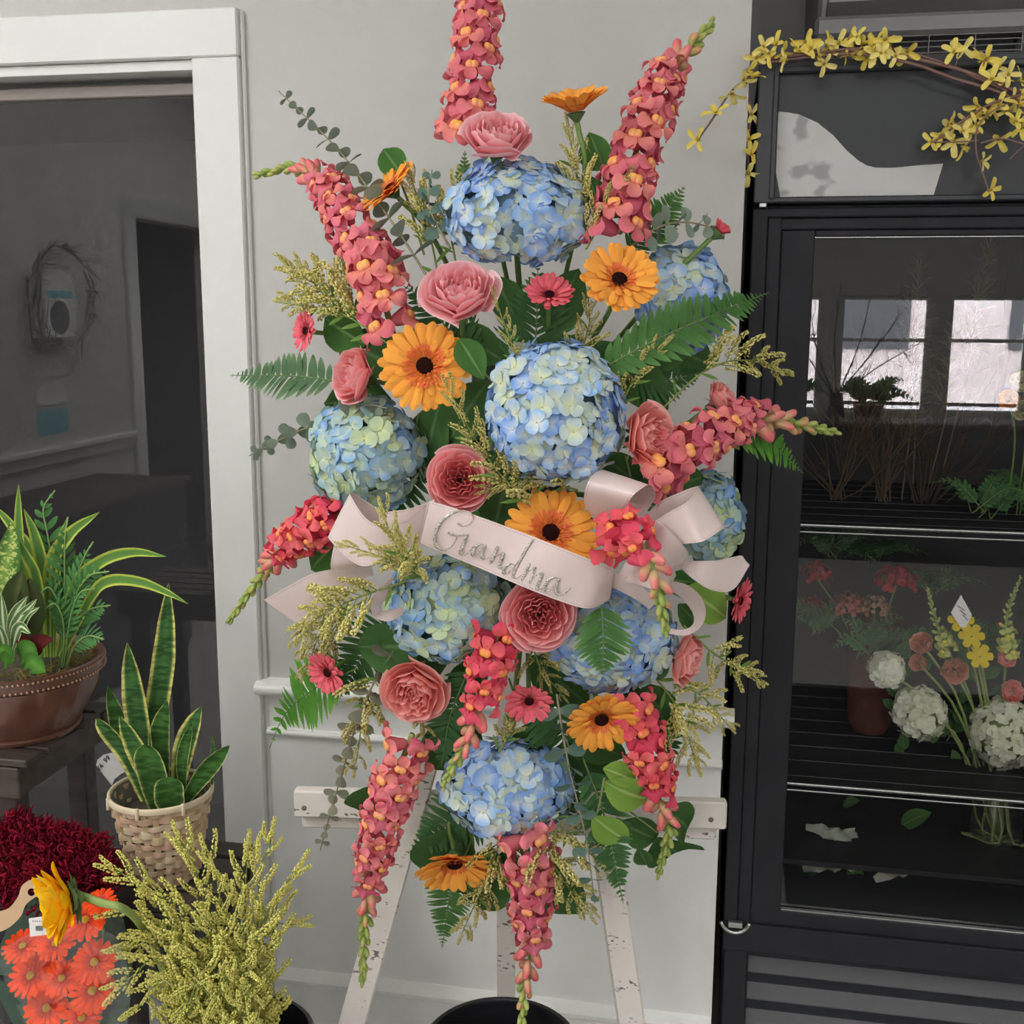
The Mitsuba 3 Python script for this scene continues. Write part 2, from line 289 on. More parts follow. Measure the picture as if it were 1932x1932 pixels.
# ceiling panels
for i, (x, y, gain) in enumerate(LAMPS):
    k = thing('ceiling_light', 'flat white ceiling light panel above the shop floor, outside the view', 'ceiling light', 'ceiling light panels')
    part(k, 'housing', boxply((x - 0.33, y - 0.63, ZC - 0.025), (x + 0.33, y + 0.63, ZC), 'mat_trim', 0.002))
    v = np.array([[x - 0.3, y - 0.6, ZC - 0.026], [x - 0.3, y + 0.6, ZC - 0.026], [x + 0.3, y + 0.6, ZC - 0.026], [x + 0.3, y - 0.6, ZC - 0.026]])
    d = mikit.ply((v, np.array([[0, 1, 2], [0, 2, 3]])), 'mat_trim'); d['emitter'] = {'type': 'area', 'radiance': rgb([LAMP * gain * c for c in LAMP_RGB])}
    part(k, 'diffuser', d)

# ------------------------------------------------------------------ petals, leaves and the flowers made of them
def petal(L, W, prof, nu=8, nv=5, bend=0.0, a0=0.0, cup=0.0, wave=0.0, wf=9.0, side=0.0, ph=0.0, ridge=0.0):
    """a sheet from the origin along +x, its face to +z; prof: half width along the length; returns vertices, faces, u, v"""
    u = 1 - (1 - np.linspace(0, 1, nu)) ** 1.45; a = a0 + bend * u; d = L * np.diff(u)
    x = np.r_[0, np.cumsum(np.cos((a[1:] + a[:-1]) / 2) * d)]; z = np.r_[0, np.cumsum(np.sin((a[1:] + a[:-1]) / 2) * d)]
    pu, pw = np.array(prof).T; w = np.interp(u, pu, pw) * W / 2
    v = np.linspace(-1, 1, nv); U, V = np.meshgrid(u, v, indexing='ij')
    h = cup * w[:, None] * V ** 2 + wave * np.sin(wf * U + ph + 2.1 * V) * np.abs(V) * np.clip(2 * U, 0, 1) + ridge * np.cos(V * 2 * np.pi) * np.sin(np.pi * U)
    X = x[:, None] - np.sin(a)[:, None] * h; Z = z[:, None] + np.cos(a)[:, None] * h; Y = V * w[:, None] + side * L * U ** 2
    return np.stack([X, Y, Z], -1).reshape(-1, 3), grid_faces(nu, nv), U.ravel()[:, None], V.ravel()[:, None]
def ramp(u, *stops): return Ramp(u, stops)
def basis(d, n):
    d = np.asarray(d, float); d = d / np.linalg.norm(d); n = np.asarray(n, float); n = n - d * (n @ d)
    n /= np.linalg.norm(n) + 1e-9; return np.stack([d, np.cross(n, d), n], 1)
ROUND = [(0, .22), (.12, .45), (.3, .78), (.5, .96), (.65, 1), (.8, .93), (.9, .72), (.97, .4), (1, .12)]
STRAP = [(0, .45), (.3, .78), (.6, .98), (.8, 1), (.9, .88), (.96, .66), (.99, .4), (1, .22)]
LEAFP = [(0, .1), (.1, .5), (.25, .85), (.42, 1), (.6, .92), (.78, .62), (.9, .32), (1, .02)]
BLADE = [(0, .55), (.1, .9), (.3, 1), (.55, .92), (.75, .7), (.9, .38), (1, .03)]
STEM_GREEN, CALYX_GREEN = lin(96, 124, 62), lin(70, 92, 50)
def stem_ply(pts, r, c=STEM_GREEN, sides=7):
    v, f = tubemesh(pts, r, sides); return MB().add(v, f, c).ply('mat_green')
FOAM = pix(985, 905, -0.37)
def stem_from(p, d, r, parent, c=STEM_GREEN, back=0.07):
    e = FOAM + np.array([(p[0] - FOAM[0]) * 0.18, 0, (p[2] - FOAM[2]) * 0.30]) + rng.normal(0, 0.008, 3)
    q = p - d * back
    part(parent, 'stem', stem_ply(spline([p, q, q * 0.45 + e * 0.55 + [0, 0.02, 0], e], 14), r, c))

# gerbera
def gerbera_kit(tip, base, disc, fringe, tag):
    k = {}
    for i in range(3):
        j = (0.88, 1.0, 1.07)[i]
        v, f, u, w = petal(0.8, (0.235, 0.25, 0.215)[i], STRAP, 8, 5, bend=(-0.35, -0.15, -0.6)[i], a0=(0.22, 0.12, 0.35)[i], cup=-0.25, ridge=0.006, side=(0.03, -0.02, 0)[i])
        k['p%d' % i] = MB().add(v + [0.2, 0, 0], f, ramp(u, (0, base), (.22, (base + tip) / 2), (.4, tip * j), (1, tip * j))).ply('mat_thin_petal')
    v, f = ballmesh((0, 0, 0.02), (0.15, 0.15, 0.05), 6, 18); k['disc'] = MB().add(v, f, disc).ply('mat_matte')
    m = MB(); r = np.random.default_rng(3)
    for q in range(280):
        a, rr = r.uniform(0, 6.283), 0.15 + 0.27 * r.uniform(0, 1) ** 0.9
        v, f, u, w = petal(0.085 + 0.03 * r.uniform(), 0.03, STRAP, 3, 3, a0=1.15 - (rr - .13) * 2.2, bend=-0.4)
        m.add(v @ rz(a).T + [rr * math.cos(a), rr * math.sin(a), 0.02], f, ramp(u, (0, base), (1, fringe * r.integers(8, 12) / 10)))
    k['fringe'] = m.ply('mat_petal', True)
    v, f = lathemesh([(0.02, -0.26), (0.06, -0.24), (0.15, -0.13), (0.24, -0.02), (0.2, 0.0), (0, 0.0)], 20); k['calyx'] = MB().add(v, f, CALYX_GREEN).ply('mat_green')
    return k
GK = {'orange': gerbera_kit(lin(250, 172, 78), lin(232, 120, 44), lin(34, 16, 14), lin(225, 105, 70), 'o'),
      'pink': gerbera_kit(lin(236, 112, 124), lin(205, 70, 88), lin(46, 16, 20), lin(215, 80, 90), 'p'),
      'coral': gerbera_kit(lin(238, 84, 42), lin(206, 52, 36), lin(170, 130, 50), lin(232, 84, 60), 'c')}
def gerbera(k, p, R, d, kind, cup=0.1, n=(21, 19, 13), spin=None, stem=True, cal=1.0):
    g = GK[kind]; A = frame(d, CR); sp = rng.uniform(0, 6) if spin is None else spin
    for ring, cnt in enumerate(n):
        for i in range(cnt):
            a = sp + 2 * math.pi * (i + 0.5 * ring + rng.uniform(-.18, .18)) / cnt; sc = R * (1.0, 0.93, 0.66)[ring] * rng.uniform(.94, 1.05)
            tilt = -(cup + 0.07 * ring + rng.uniform(-.07, .07))
            part(k, 'petal', g['p%d' % rng.integers(3)], mat(p + A @ np.array([0, 0, 0.012 * ring * R / .05 * .05]), A @ rz(a) @ ry(tilt), sc))
    part(k, 'disc', g['disc'], mat(p + A @ np.array([0, 0, (.12 + .13 * cup) * R]), A, R * 1.25), label='dark centre' if kind != 'coral' else 'yellowish centre')
    part(k, 'fringe', g['fringe'], mat(p + A @ np.array([0, 0, (.125 + .16 * cup) * R]), A @ rz(sp), R), label='ring of short bristly florets round the centre', kind='stuff')
    part(k, 'calyx', g['calyx'], mat(p + d * R * (.10 * cup if cal == 1 else .26), A, R * cal), label='green calyx')
    if stem: stem_from(p - d * R * (.24 * cal - (.10 * cup if cal == 1 else .30)), d, 0.0033, k)

# hydrangea
def floret_kit(c0, c1, c2):
    m = MB()
    for i in range(4):
        v, f, u, w = petal(0.56, 0.62, ROUND, 6, 5, a0=0.35, bend=-0.55 + .2 * (i % 2), cup=0.12 * (1 if i % 2 else -.5))
        m.add(v @ rz(i * math.pi / 2 + .12 * i).T + [0, 0, 0.03 * (i % 2)], f, ramp(u, (0, c0), (.35, c1), (.8, c2), (1, c2 * .93)))
    v, f = ballmesh((0, 0, .05), (.05, .05, .05), 4, 6); m.add(v, f, c0 * .9)
    return m.ply('mat_thin_petal')
HY_SETS = {'blue': [(lin(232, 236, 222), lin(205, 222, 235), lin(150, 190, 236)), (lin(226, 234, 226), lin(188, 212, 238), lin(140, 178, 232)), (lin(236, 238, 216), lin(214, 226, 222), lin(178, 208, 236)),
                    (lin(226, 232, 190), lin(216, 226, 202), lin(196, 214, 216)), (lin(222, 228, 232), lin(182, 204, 236), lin(132, 168, 226)), (lin(238, 240, 228), lin(220, 230, 236), lin(170, 204, 240))],
           'sage': [(lin(228, 236, 212), lin(196, 216, 222), lin(146, 184, 220)), (lin(222, 232, 200), lin(190, 212, 206), lin(160, 192, 204)), (lin(226, 234, 196), lin(204, 220, 200), lin(180, 204, 200)),
                    (lin(220, 228, 176), lin(206, 220, 176), lin(190, 208, 176)), (lin(220, 230, 224), lin(176, 204, 228), lin(126, 168, 218)), (lin(230, 236, 218), lin(204, 222, 222), lin(164, 198, 222))],
           'white': [(lin(236, 238, 216), lin(236, 238, 222), lin(232, 234, 214)), (lin(230, 234, 200), lin(236, 238, 214), lin(226, 230, 204))]}
HK = {s: [floret_kit(*c) for c in l] for s, l in HY_SETS.items()}
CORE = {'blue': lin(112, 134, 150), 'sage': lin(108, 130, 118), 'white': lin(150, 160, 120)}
def hydrangea(k, p, rad, d, kind='blue', n=105, fl=0.0145, stem=True, lobes=None, A=None):
    """rad: half axes across, up and towards the facing direction; fl: half the width of a floret"""
    A = frame(d, CR) if A is None else A; kit = HK[kind]; ga = math.pi * (3 - math.sqrt(5)); rad = np.asarray(rad, float)
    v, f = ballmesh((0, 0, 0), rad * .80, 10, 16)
    part(k, 'core', MB().add(v @ A.T + p, f, CORE[kind]).ply('mat_matte'), label='solid filler core inside the head, darker than the florets')  # plain filler ball that closes the gaps between the florets
    for i in range(n):
        z = 1 - 1.62 * (i + .5) / n; r = math.sqrt(max(0, 1 - z * z)); a = i * ga
        q = np.array([r * math.cos(a), r * math.sin(a), z]) + rng.normal(0, .045, 3); q /= np.linalg.norm(q)
        b = 1 + rng.uniform(-.09, .05)
        if lobes: b *= 1 - lobes[2] * math.exp(-((q[0] - lobes[0]) / .16) ** 2) * smooth01((lobes[1] - q[1]) * 1.5)
        nrm = q / rad; nrm /= np.linalg.norm(nrm); nrm = nrm + rng.normal(0, .23, 3)
        B = A @ frame(nrm, rng.normal(0, 1, 3)); w = meshkit.noise(q * 1.7 + p * 40)
        i_ = int(np.clip(w * 6 + rng.normal(0, 1.2), 0, len(kit) - 1)) if len(kit) > 2 else rng.integers(2)
        part(k, 'floret', kit[i_], mat(p + A @ (q * rad * b), B, fl * rng.uniform(1.15, 1.6)))
    if stem: stem_from(p - d * rad[2] * .6, d, 0.0042, k)
def smooth01(x): x = min(max(x, 0), 1); return x * x * (3 - 2 * x)

# garden rose
def rose_sheet(Rk, zk, flare, dphi, wave, ph, nu=8, nv=9):
    t, s = np.meshgrid(np.linspace(0, 1, nu), np.linspace(-1, 1, nv), indexing='ij')
    rim = zk - .16 * np.abs(s) ** 3 * (1 + Rk) + wave * np.sin(5 * s + ph) * t
    r = .12 + (Rk - .12) * np.sin(np.minimum(t * 1.25, 1) * np.pi / 2) + flare * np.clip(t - .55, 0, 1) ** 2 * 4.5 + wave * np.cos(4 * s + 2 * ph) * t
    z = -.62 * (1 - .15 * Rk) + (rim + .62) * t ** 1.15 - np.clip(flare, 0, 1) * np.clip(t - .75, 0, 1) ** 2 * 6 * .5
    r = r * (1 - .05 * s * np.sign(np.cos(ph)))
    a = s * dphi
    return np.stack([r * np.cos(a), r * np.sin(a), z], -1).reshape(-1, 3), grid_faces(nu, nv), t.ravel(), s.ravel()
ROSE_LAYERS = [(5, .98, .00, .20, .80, .02), (5, .88, .17, .14, .74, .025), (6, .76, .28, .07, .62, .035), (7, .62, .34, .0, .52, .045), (7, .49, .35, -.02, .5, .055), (6, .37, .33, -.03, .52, .06), (5, .25, .29, -.03, .6, .06), (4, .13, .25, -.02, .8, .04)]
def rose_kit(outer, inner, edge, deep):
    k = []
    for L, (n, Rk, zk, fl, dp, wv) in enumerate(ROSE_LAYERS):
        row = []
        for q in range(3):
            v, f, t, s = rose_sheet(Rk, zk + .02 * q, fl * (.7 + .3 * q), dp, wv, 1.7 * q + L, 8, 11 if L < 3 else 9)
            w = L / 7.0; body = outer * (1 - w) + inner * w
            row.append(MB().add(v, f, ramp(t, (0, deep), (.45, body * .95), (.85, body), (1, edge * (1 - w * .55) + inner * w * .55))).ply('mat_thin_petal'))
        k.append(row)
    return k
RK = {'pink': rose_kit(lin(245, 174, 174), lin(247, 172, 174), lin(252, 210, 212), lin(244, 162, 164)),
      'pale': rose_kit(lin(248, 192, 196), lin(242, 160, 166), lin(253, 220, 224), lin(240, 146, 152)),
      'salmon': rose_kit(lin(244, 168, 160), lin(245, 166, 160), lin(252, 198, 192), lin(242, 156, 150)),
      'peach': rose_kit(lin(226, 178, 150), lin(222, 150, 118), lin(234, 196, 172), lin(190, 120, 90))}
v, f = lathemesh([(0.03, -1.0), (.12, -.96), (.17, -.84), (.22, -.68), (.30, -.6), (0, -.55)], 16); ROSE_HIP = MB().add(v, f, CALYX_GREEN).ply('mat_green')
v, f, u, w = petal(.62, .16, LEAFP, 8, 3, a0=.5, bend=-1.9, cup=.3); SEPAL = MB().add(v, f, lin(84, 108, 66)).ply('mat_leaf')
def rose(k, p, R, d, kind='pink', open_=1.0, layers=range(8), stem=True, tall=1.0):
    A = frame(d, CR); sp = rng.uniform(0, 6)
    for L in layers:
        n = ROSE_LAYERS[L][0]
        for i in range(n):
            a = sp + L * 1.3 + 2 * math.pi * (i + rng.uniform(-.1, .1)) / n
            part(k, 'petal', RK[kind][L][rng.integers(3)], mat(p, A @ rz(a) @ rx(rng.uniform(-.05, .05)), R * np.array([open_, open_, tall]) * rng.uniform(.97, 1.03)))
    part(k, 'hip', ROSE_HIP, mat(p, A, R), label='green base of the flower')
    for i in range(5): part(k, 'sepal', SEPAL, mat(p - d * .66 * R, A @ rz(i * 1.2566) @ rx(.1), R * 1.05), label='curling green sepal')
    if stem: stem_from(p - d * R * .9, d, 0.0032, k)

# snapdragon
def snap_kit(body, lip, throat):
    m = MB()
    v, f = lathemesh([(.06, 0), (.13, .08), (.17, .25), (.22, .42), (.25, .5)], 10); m.add(v * [1, 1.1, 1], f, body * .92)
    for s in (-1, 1):
        v, f, u, w = petal(.52, .54, ROUND, 8, 7, a0=.1, bend=-1.5, cup=.25, wave=.05, wf=7, ph=s)
        m.add(v @ basis((.42 * s, .78, .40), (0, -.55, .8)).T + [.10 * s, .14, .42], f, ramp(u, (0, body * .8), (.5, body), (1, body * 1.12)))
        v, f, u, w = petal(.44, .42, ROUND, 8, 6, a0=.25, bend=-1.7, cup=.25, wave=.05, wf=8, ph=s + 1)
        m.add(v @ basis((.75 * s, -.50, .38), (0, .45, .85)).T + [.14 * s, -.10, .46], f, ramp(u, (0, lip), (.4, (lip + body) / 2), (1, body)))
    v, f, u, w = petal(.40, .34, ROUND, 8, 6, a0=.25, bend=-1.8, cup=.25, wave=.04, wf=8)
    m.add(v @ basis((0, -.80, .42), (0, .45, .85)).T + [0, -.12, .48], f, ramp(u, (0, lip), (.5, (lip + body) / 2), (1, body)))
    t = MB()
    for s in (-1, 1):
        v, f = ballmesh((.055 * s, -.035, .50), (.115, .13, .085), 7, 10); t.add(v, f, ramp((v[:, 1] + .165) / .26, (0, lip), (.3, (throat + lip) / 2), (.7, throat), (1, throat)))
    return m.ply('mat_thin_petal'), t.ply('mat_petal')
SK = [snap_kit(lin(226, 124, 142), lin(238, 152, 138), lin(250, 184, 92)), snap_kit(lin(214, 108, 128), lin(230, 138, 126), lin(248, 178, 84)), snap_kit(lin(232, 132, 140), lin(240, 154, 128), lin(250, 180, 86))]
SKR = [snap_kit(lin(230, 94, 116), lin(242, 120, 108), lin(246, 162, 76)), snap_kit(lin(222, 82, 106), lin(238, 112, 104), lin(244, 154, 76)), snap_kit(lin(236, 108, 120), lin(244, 132, 112), lin(246, 164, 76))]
def bud_kit(tip, base, fat=1.0):
    m = MB(); v, f = ballmesh((0, 0, .5), (.21 * fat, .23 * fat, .5), 9, 9); v[:, 1] += .12 * np.clip(v[:, 2] - .3, 0, 1); m.add(v, f, ramp(v[:, 2], (0, base), (.35, base), (.75, tip), (1, tip)))
    v, f = ballmesh((0, .16, .78), (.15 * fat, .14, .2), 6, 8); m.add(v, f, tip * .96)
    for i in range(5):
        v, f, u, w = petal(.42, .22, LEAFP, 5, 3, a0=1.0, bend=.5, cup=.3); m.add(v @ rz(i * 1.2566).T, f, lin(140, 160, 88))
    return m.ply('mat_petal')
BUD_PINK = [bud_kit(lin(226, 112, 116), lin(214, 160, 128)), bud_kit(lin(220, 128, 122), lin(206, 178, 130))]
BUD_GREEN = [bud_kit(lin(176, 178, 104), lin(140, 158, 78)), bud_kit(lin(154, 170, 92), lin(128, 150, 70)), bud_kit(lin(206, 150, 112), lin(150, 164, 84))]
SNAP_STEM = lin(132, 150, 84)
def snapdragon(k, path, t_open, size=0.034, density=1.0, t_pink=None, kit=SK, start=0.0, tip_size=.32):
    """path: world points from the base of the spike to its tip; open florets up to t_open, then buds"""
    c = evenly(spline(path, 60), 60); L = np.linalg.norm(np.diff(c, axis=0), axis=1).sum(); tan = np.gradient(c, axis=0); tan /= np.linalg.norm(tan, axis=1)[:, None]
    part(k, 'stem', MB().add(*tubemesh(c, np.linspace(.0042, .0014, 60), 7), SNAP_STEM).ply('mat_green'))
    t, a, t_pink = start, rng.uniform(0, 6), (t_open + .45 * (1 - t_open) if t_pink is None else t_pink)
    while t < 0.995:
        i = min(int(t * 59), 58); p, d = c[i], tan[i]; B = frame(d, CR)
        if t < t_open: s = size * (1.05 - .25 * t / t_open)
        else: s = size * (.74 - (.74 - tip_size) * ((t - t_open) / (1 - t_open)) ** .7)
        out = B @ np.array([math.cos(a), math.sin(a), 0]); back = out @ CF > .55
        if not (back and t < t_open):
            if t < t_open:
                z = out + d * (.15 + rng.uniform(-.1, .25)) - CF * .25; up = d + rng.normal(0, .12, 3)
                Z = z / np.linalg.norm(z); y = up - Z * (up @ Z); y /= np.linalg.norm(y); A = np.stack([np.cross(y, Z), y, Z], 1)
                q = rng.integers(3); M = mat(p + out * .002, A, s * rng.uniform(.92, 1.1)); fk = part(k, 'floret', kit[q][0], M); part(fk, 'throat', kit[q][1], M, label='orange yellow throat')
            else:
                z = out * (.95 - .5 * (t - t_open) / (1 - t_open)) + d * (.5 + .6 * (t - t_open) / (1 - t_open)); Z = z / np.linalg.norm(z); y = d - Z * (d @ Z); y /= np.linalg.norm(y)
                pk = t < t_pink
                part(k, 'bud', (BUD_PINK[rng.integers(2)] if pk else BUD_GREEN[rng.integers(3 if t < t_pink + .12 else 2)]), mat(p, np.stack([np.cross(y, Z), y, Z], 1), s * (.95 if pk else .82)), label=None)
        a += 2.4; t += (size * .19 if t < t_open else s * .22) / L / density
    return k

# fern
def leaflet_kit(c0, c1):
    r = []
    for q in range(2):
        v, f, u, w = petal(1, 1, BLADE, 7, 3, bend=-.25 - .2 * q, a0=.12, cup=.18, side=.10 + .05 * q)
        r.append(MB().add(v, f, ramp(u, (0, c0 * .9), (.5, c0), (1, c1))).ply('mat_leaf'))
    return r
LK = {'mid': leaflet_kit(lin(74, 112, 62), lin(92, 130, 74)), 'bright': leaflet_kit(lin(78, 128, 52), lin(104, 152, 66)), 'grey': leaflet_kit(lin(84, 112, 80), lin(108, 136, 98)), 'dark': leaflet_kit(lin(64, 98, 60), lin(78, 116, 70))}
def fern(k, path, width, pairs=20, kind='mid', nrm=None, lean=.55, fat=1.0, droop=0.0, start=.1, peak=.3):
    c = evenly(spline(path, 60), 60); tan = np.gradient(c, axis=0); tan /= np.linalg.norm(tan, axis=1)[:, None]; L = np.linalg.norm(np.diff(c, axis=0), axis=1).sum()
    part(k, 'stem', MB().add(*tubemesh(c, np.linspace(.0016, .0005, 60), 5), lin(88, 112, 62)).ply('mat_green'))
    n = -CF + np.array([0, 0, .25]) if nrm is None else np.asarray(nrm, float)
    for i in range(pairs):
        t = start + (1 - start) * (i + .3) / pairs; j = min(int(t * 59), 59); d = tan[j]; side = np.cross(n, d); side /= np.linalg.norm(side); nn = np.cross(d, side)
        e = (min(1, .45 + .55 * t / peak) if t < peak else (1 - ((t - peak) / (1 - peak)) ** 1.35)); ln = max(width / 2 * e, .0035)
        w = min(L * (1 - start) / pairs * .92 * fat, ln * .45)
        for s in (-1, 1):
            dr_ = side * s * math.cos(lean) + d * math.sin(lean) + nn * (rng.normal(0, .07) - droop); B = basis(dr_, nn + rng.normal(0, .1, 3))
            if s > 0: B = B * np.array([1, -1, 1])            # the leaflets of the other side bend the other way
            part(k, 'leaflet', LK[kind][rng.integers(2)], mat(c[j], B, np.array([ln * rng.uniform(.93, 1.05), w, w])))

# single leaves
def leaf_kit(c0, c1, rib):
    r = []
    for q in range(2):
        v, f, u, w = petal(1, .62 - .06 * q, LEAFP, 11, 13, bend=-.5 - .3 * q, a0=.2, cup=.22, wave=.015, wf=8)
        r.append(MB().add(v, f, ramp(np.abs(w), (0, rib), (.06, (rib + c0) / 2), (.14, c0), (1, c1))).ply('mat_leaf'))
    return r
FK = {'dark': leaf_kit(lin(62, 94, 52), lin(72, 106, 60), lin(92, 124, 80)), 'mid': leaf_kit(lin(62, 98, 50), lin(72, 110, 56), lin(104, 136, 84)), 'light': leaf_kit(lin(112, 150, 66), lin(126, 160, 74), lin(170, 190, 120))}
def leafy(k, leaves, stem=None):
    """leaves: (base point, tip point, normal, kind); one sprig"""
    if stem is not None: part(k, 'stem', stem_ply(spline(stem, 16), .0016, lin(128, 140, 84), 6))
    for b, t, n, kd in leaves:
        b, t = np.asarray(b), np.asarray(t); L = np.linalg.norm(t - b); part(k, 'leaf', FK[kd][rng.integers(2)], mat(b, basis(t - b, n), L * 1.04))

# solidaster: plumes of tiny buds
ICO = (np.array([[1, 0, 0], [-1, 0, 0], [0, 1, 0], [0, -1, 0], [0, 0, 1], [0, 0, -1.0]]), np.array([[0, 2, 4], [2, 1, 4], [1, 3, 4], [3, 0, 4], [2, 0, 5], [1, 2, 5], [3, 1, 5], [0, 3, 5]]))
def plume_kit(c0, c1, green, n=80, seed=0, r0=.033):
    r = np.random.default_rng(seed); m = MB(); t = np.linspace(0, 1, 12); c = np.stack([t, 0 * t, .32 * np.sin(t * 1.9) - .1 * t], 1)
    m.add(*tubemesh(c, np.linspace(.014, .006, 12), 4), green)
    for i in range(n):
        s = .12 + .88 * (i + r.uniform()) / n; p = np.array([np.interp(s, t, c[:, q]) for q in range(3)]); a = r.uniform(-2.6, 2.6); rad = .105 * (1.05 - .6 * s)
        o = np.array([r.uniform(-.02, .02), math.sin(a), math.cos(a)]) * rad; w = r.uniform(); sc = r0 * r.uniform(.75, 1.3)
        m.add(ICO[0] * [sc * 1.25, sc, sc] + p + o, ICO[1], ramp(np.full(6, w), (0, c0), (1, c1)))
    return m.ply('mat_matte')
PK = {'gold': [plume_kit(lin(232, 222, 154), lin(184, 178, 94), lin(128, 142, 70), seed=q) for q in range(3)],
      'dull': [plume_kit(lin(218, 206, 140), lin(160, 154, 84), lin(110, 122, 62), seed=q + 5) for q in range(3)],
      'bunch': [plume_kit(lin(234, 226, 140), lin(188, 188, 92), lin(124, 146, 72), 94, seed=q + 9, r0=.032) for q in range(3)]}
v, f, u, w = petal(1, .17, LEAFP, 7, 3, bend=-.5, a0=.1, cup=.3); NARROW = MB().add(v, f, ramp(u, (0, lin(92, 124, 60)), (1, lin(112, 142, 72)))).ply('mat_leaf')
def solidaster(k, path, plume=.045, n=16, kind='gold', start=.3, leaves=5, spread=.8, r=.0016):
    c = evenly(spline(path, 50), 50); tan = np.gradient(c, axis=0); tan /= np.linalg.norm(tan, axis=1)[:, None]; a = rng.uniform(0, 6)
    part(k, 'stem', MB().add(*tubemesh(c, np.linspace(r, r * .4, 50), 5), lin(126, 142, 72)).ply('mat_green'))
    for i in range(n):
        t = start + (1 - start) * (i + .5) / n; j = min(int(t * 49), 49); d = tan[j]; B = frame(d, CR); o = B @ np.array([math.cos(a), math.sin(a), 0])
        if o @ CF > .5: o = o - 1.4 * CF * (o @ CF)
        dr_ = o * spread * (1 - .55 * ((t - start) / (1 - start)) ** 2) + d * (.7 + .5 * t); L = plume * (1.15 - .62 * (t - start) / (1 - start)) * rng.uniform(.8, 1.2)
        part(k, 'plume', PK[kind][rng.integers(3)], mat(c[j], basis(dr_, o * .6 + [0, 0, .7] - CF * .2), L)); a += 2.4
    part(k, 'plume', PK[kind][0], mat(c[-2], basis(tan[-1], -CF), plume * .55))
    for i in range(leaves):
        j = int(3 + 30 * (i + rng.uniform()) / max(leaves, 1)); o = np.cross(tan[j], -CF) * (1 if i % 2 else -1); part(k, 'leaf', NARROW, mat(c[j], basis(o + tan[j] * .8, -CF), plume * rng.uniform(.5, .8)))

# eucalyptus
def euc_kit(c0, c1):
    v, f, u, w = petal(1, .86, ROUND, 8, 7, bend=-.3, a0=.12, cup=.12); return MB().add(v, f, ramp(u, (0, c1), (.2, c0), (1, c0 * 1.05))).ply('mat_leaf')
EK = {'grey': euc_kit(lin(126, 140, 124), lin(148, 150, 128)), 'brown': euc_kit(lin(128, 128, 110), lin(150, 140, 118)), 'blue': euc_kit(lin(92, 116, 104), lin(130, 142, 124))}
def eucalyptus(k, path, leaf=.018, pairs=12, kind='grey', start=.1, edge=.5, r=.0017):
    c = evenly(spline(path, 60), 60); tan = np.gradient(c, axis=0); tan /= np.linalg.norm(tan, axis=1)[:, None]
    part(k, 'stem', MB().add(*tubemesh(c, np.linspace(r, r * .45, 60), 5), lin(140, 136, 110)).ply('mat_green'))
    for i in range(pairs):
        t = start + (1 - start) * (i + .4) / pairs; j = min(int(t * 59), 59); d = tan[j]; a = (i % 2) * 1.35 + rng.uniform(-.35, .35); B = frame(d, np.cross(d, CF)); L = leaf * (1.15 - .72 * t ** 1.5) * rng.uniform(.85, 1.1)
        for s in (0, math.pi):
            o = B @ np.array([math.cos(a + s), math.sin(a + s), 0]); nn = d * edge + (-CF) * (1 - edge) + rng.normal(0, .15, 3)
            part(k, 'leaf', EK[kind], mat(c[j], basis(o + d * .12, nn), L))

# ------------------------------------------------------------------ the easel
def floor_hit(x0, y0, dxdy, Y):
    lo, hi = 1500.0, 3000.0
    for _ in range(60):
        m = (lo + hi) / 2
        if pix(x0 + dxdy * (m - y0), m, Y)[2] > 0: lo = m
        else: hi = m
    return pix(x0 + dxdy * (lo - y0), lo, Y)
easel = thing('display_easel', 'white easel of chipped painted wood holding the flower spray', 'easel')
def leg(top, foot, w, t, label=None):
    part(easel, 'leg', mikit.ply(orient_box(foot, top, w, t, CR), 'mat_easel', smooth=False), label=label)
leg(pix(953, 900, -.29), floor_hit(664, 1932, -.28, -.51), .043, .02)
leg(pix(1030, 810, -.31), floor_hit(1191, 1932, .145, -.45), .043, .02)
leg(pix(955, 800, -.24), floor_hit(955, 1790, 0.0, -.10), .034, .02, 'rear leg behind the other two')
bl = pix(557, 1512, -.40); lo, hi = -.45, -.10                       # the ledge is level: its right end stands where it has the height of the left one
for _ in range(50):
    q_ = (lo + hi) / 2
    if pix(1370, 1535, q_)[2] > bl[2]: lo = q_
    else: hi = q_
br_ = pix(1370, 1535, lo); br_[2] = bl[2]
part(easel, 'ledge', mikit.ply(orient_box(bl, br_, .046, .022, (0, 0, 1)), 'mat_easel', smooth=False), label='worn front board of the ledge')
dv = (br_ - bl) / np.linalg.norm(br_ - bl); nb = np.array([-dv[1], dv[0], 0])
part(easel, 'ledge_support', mikit.ply(orient_box(bl + [0, 0, -.026] + nb * .022 + dv * .006, br_ + [0, 0, -.026] + nb * .022 - dv * .012, .052, .02, (0, 0, 1)), 'mat_easel', smooth=False))
v, f = lathemesh([(0, .0012), (.003, .001), (.0042, 0), (0, -.001)], 14); SCREW = MB().add(v, f, lin(120, 105, 90)).ply('mat_green')
for q in (bl + dv * .017 + [0, 0, -.006], br_ - dv * .025 + [0, 0, -.006]): part(easel, 'screw', SCREW, mat(q - nb * .0112, frame(-nb)), label='screw head in the ledge')

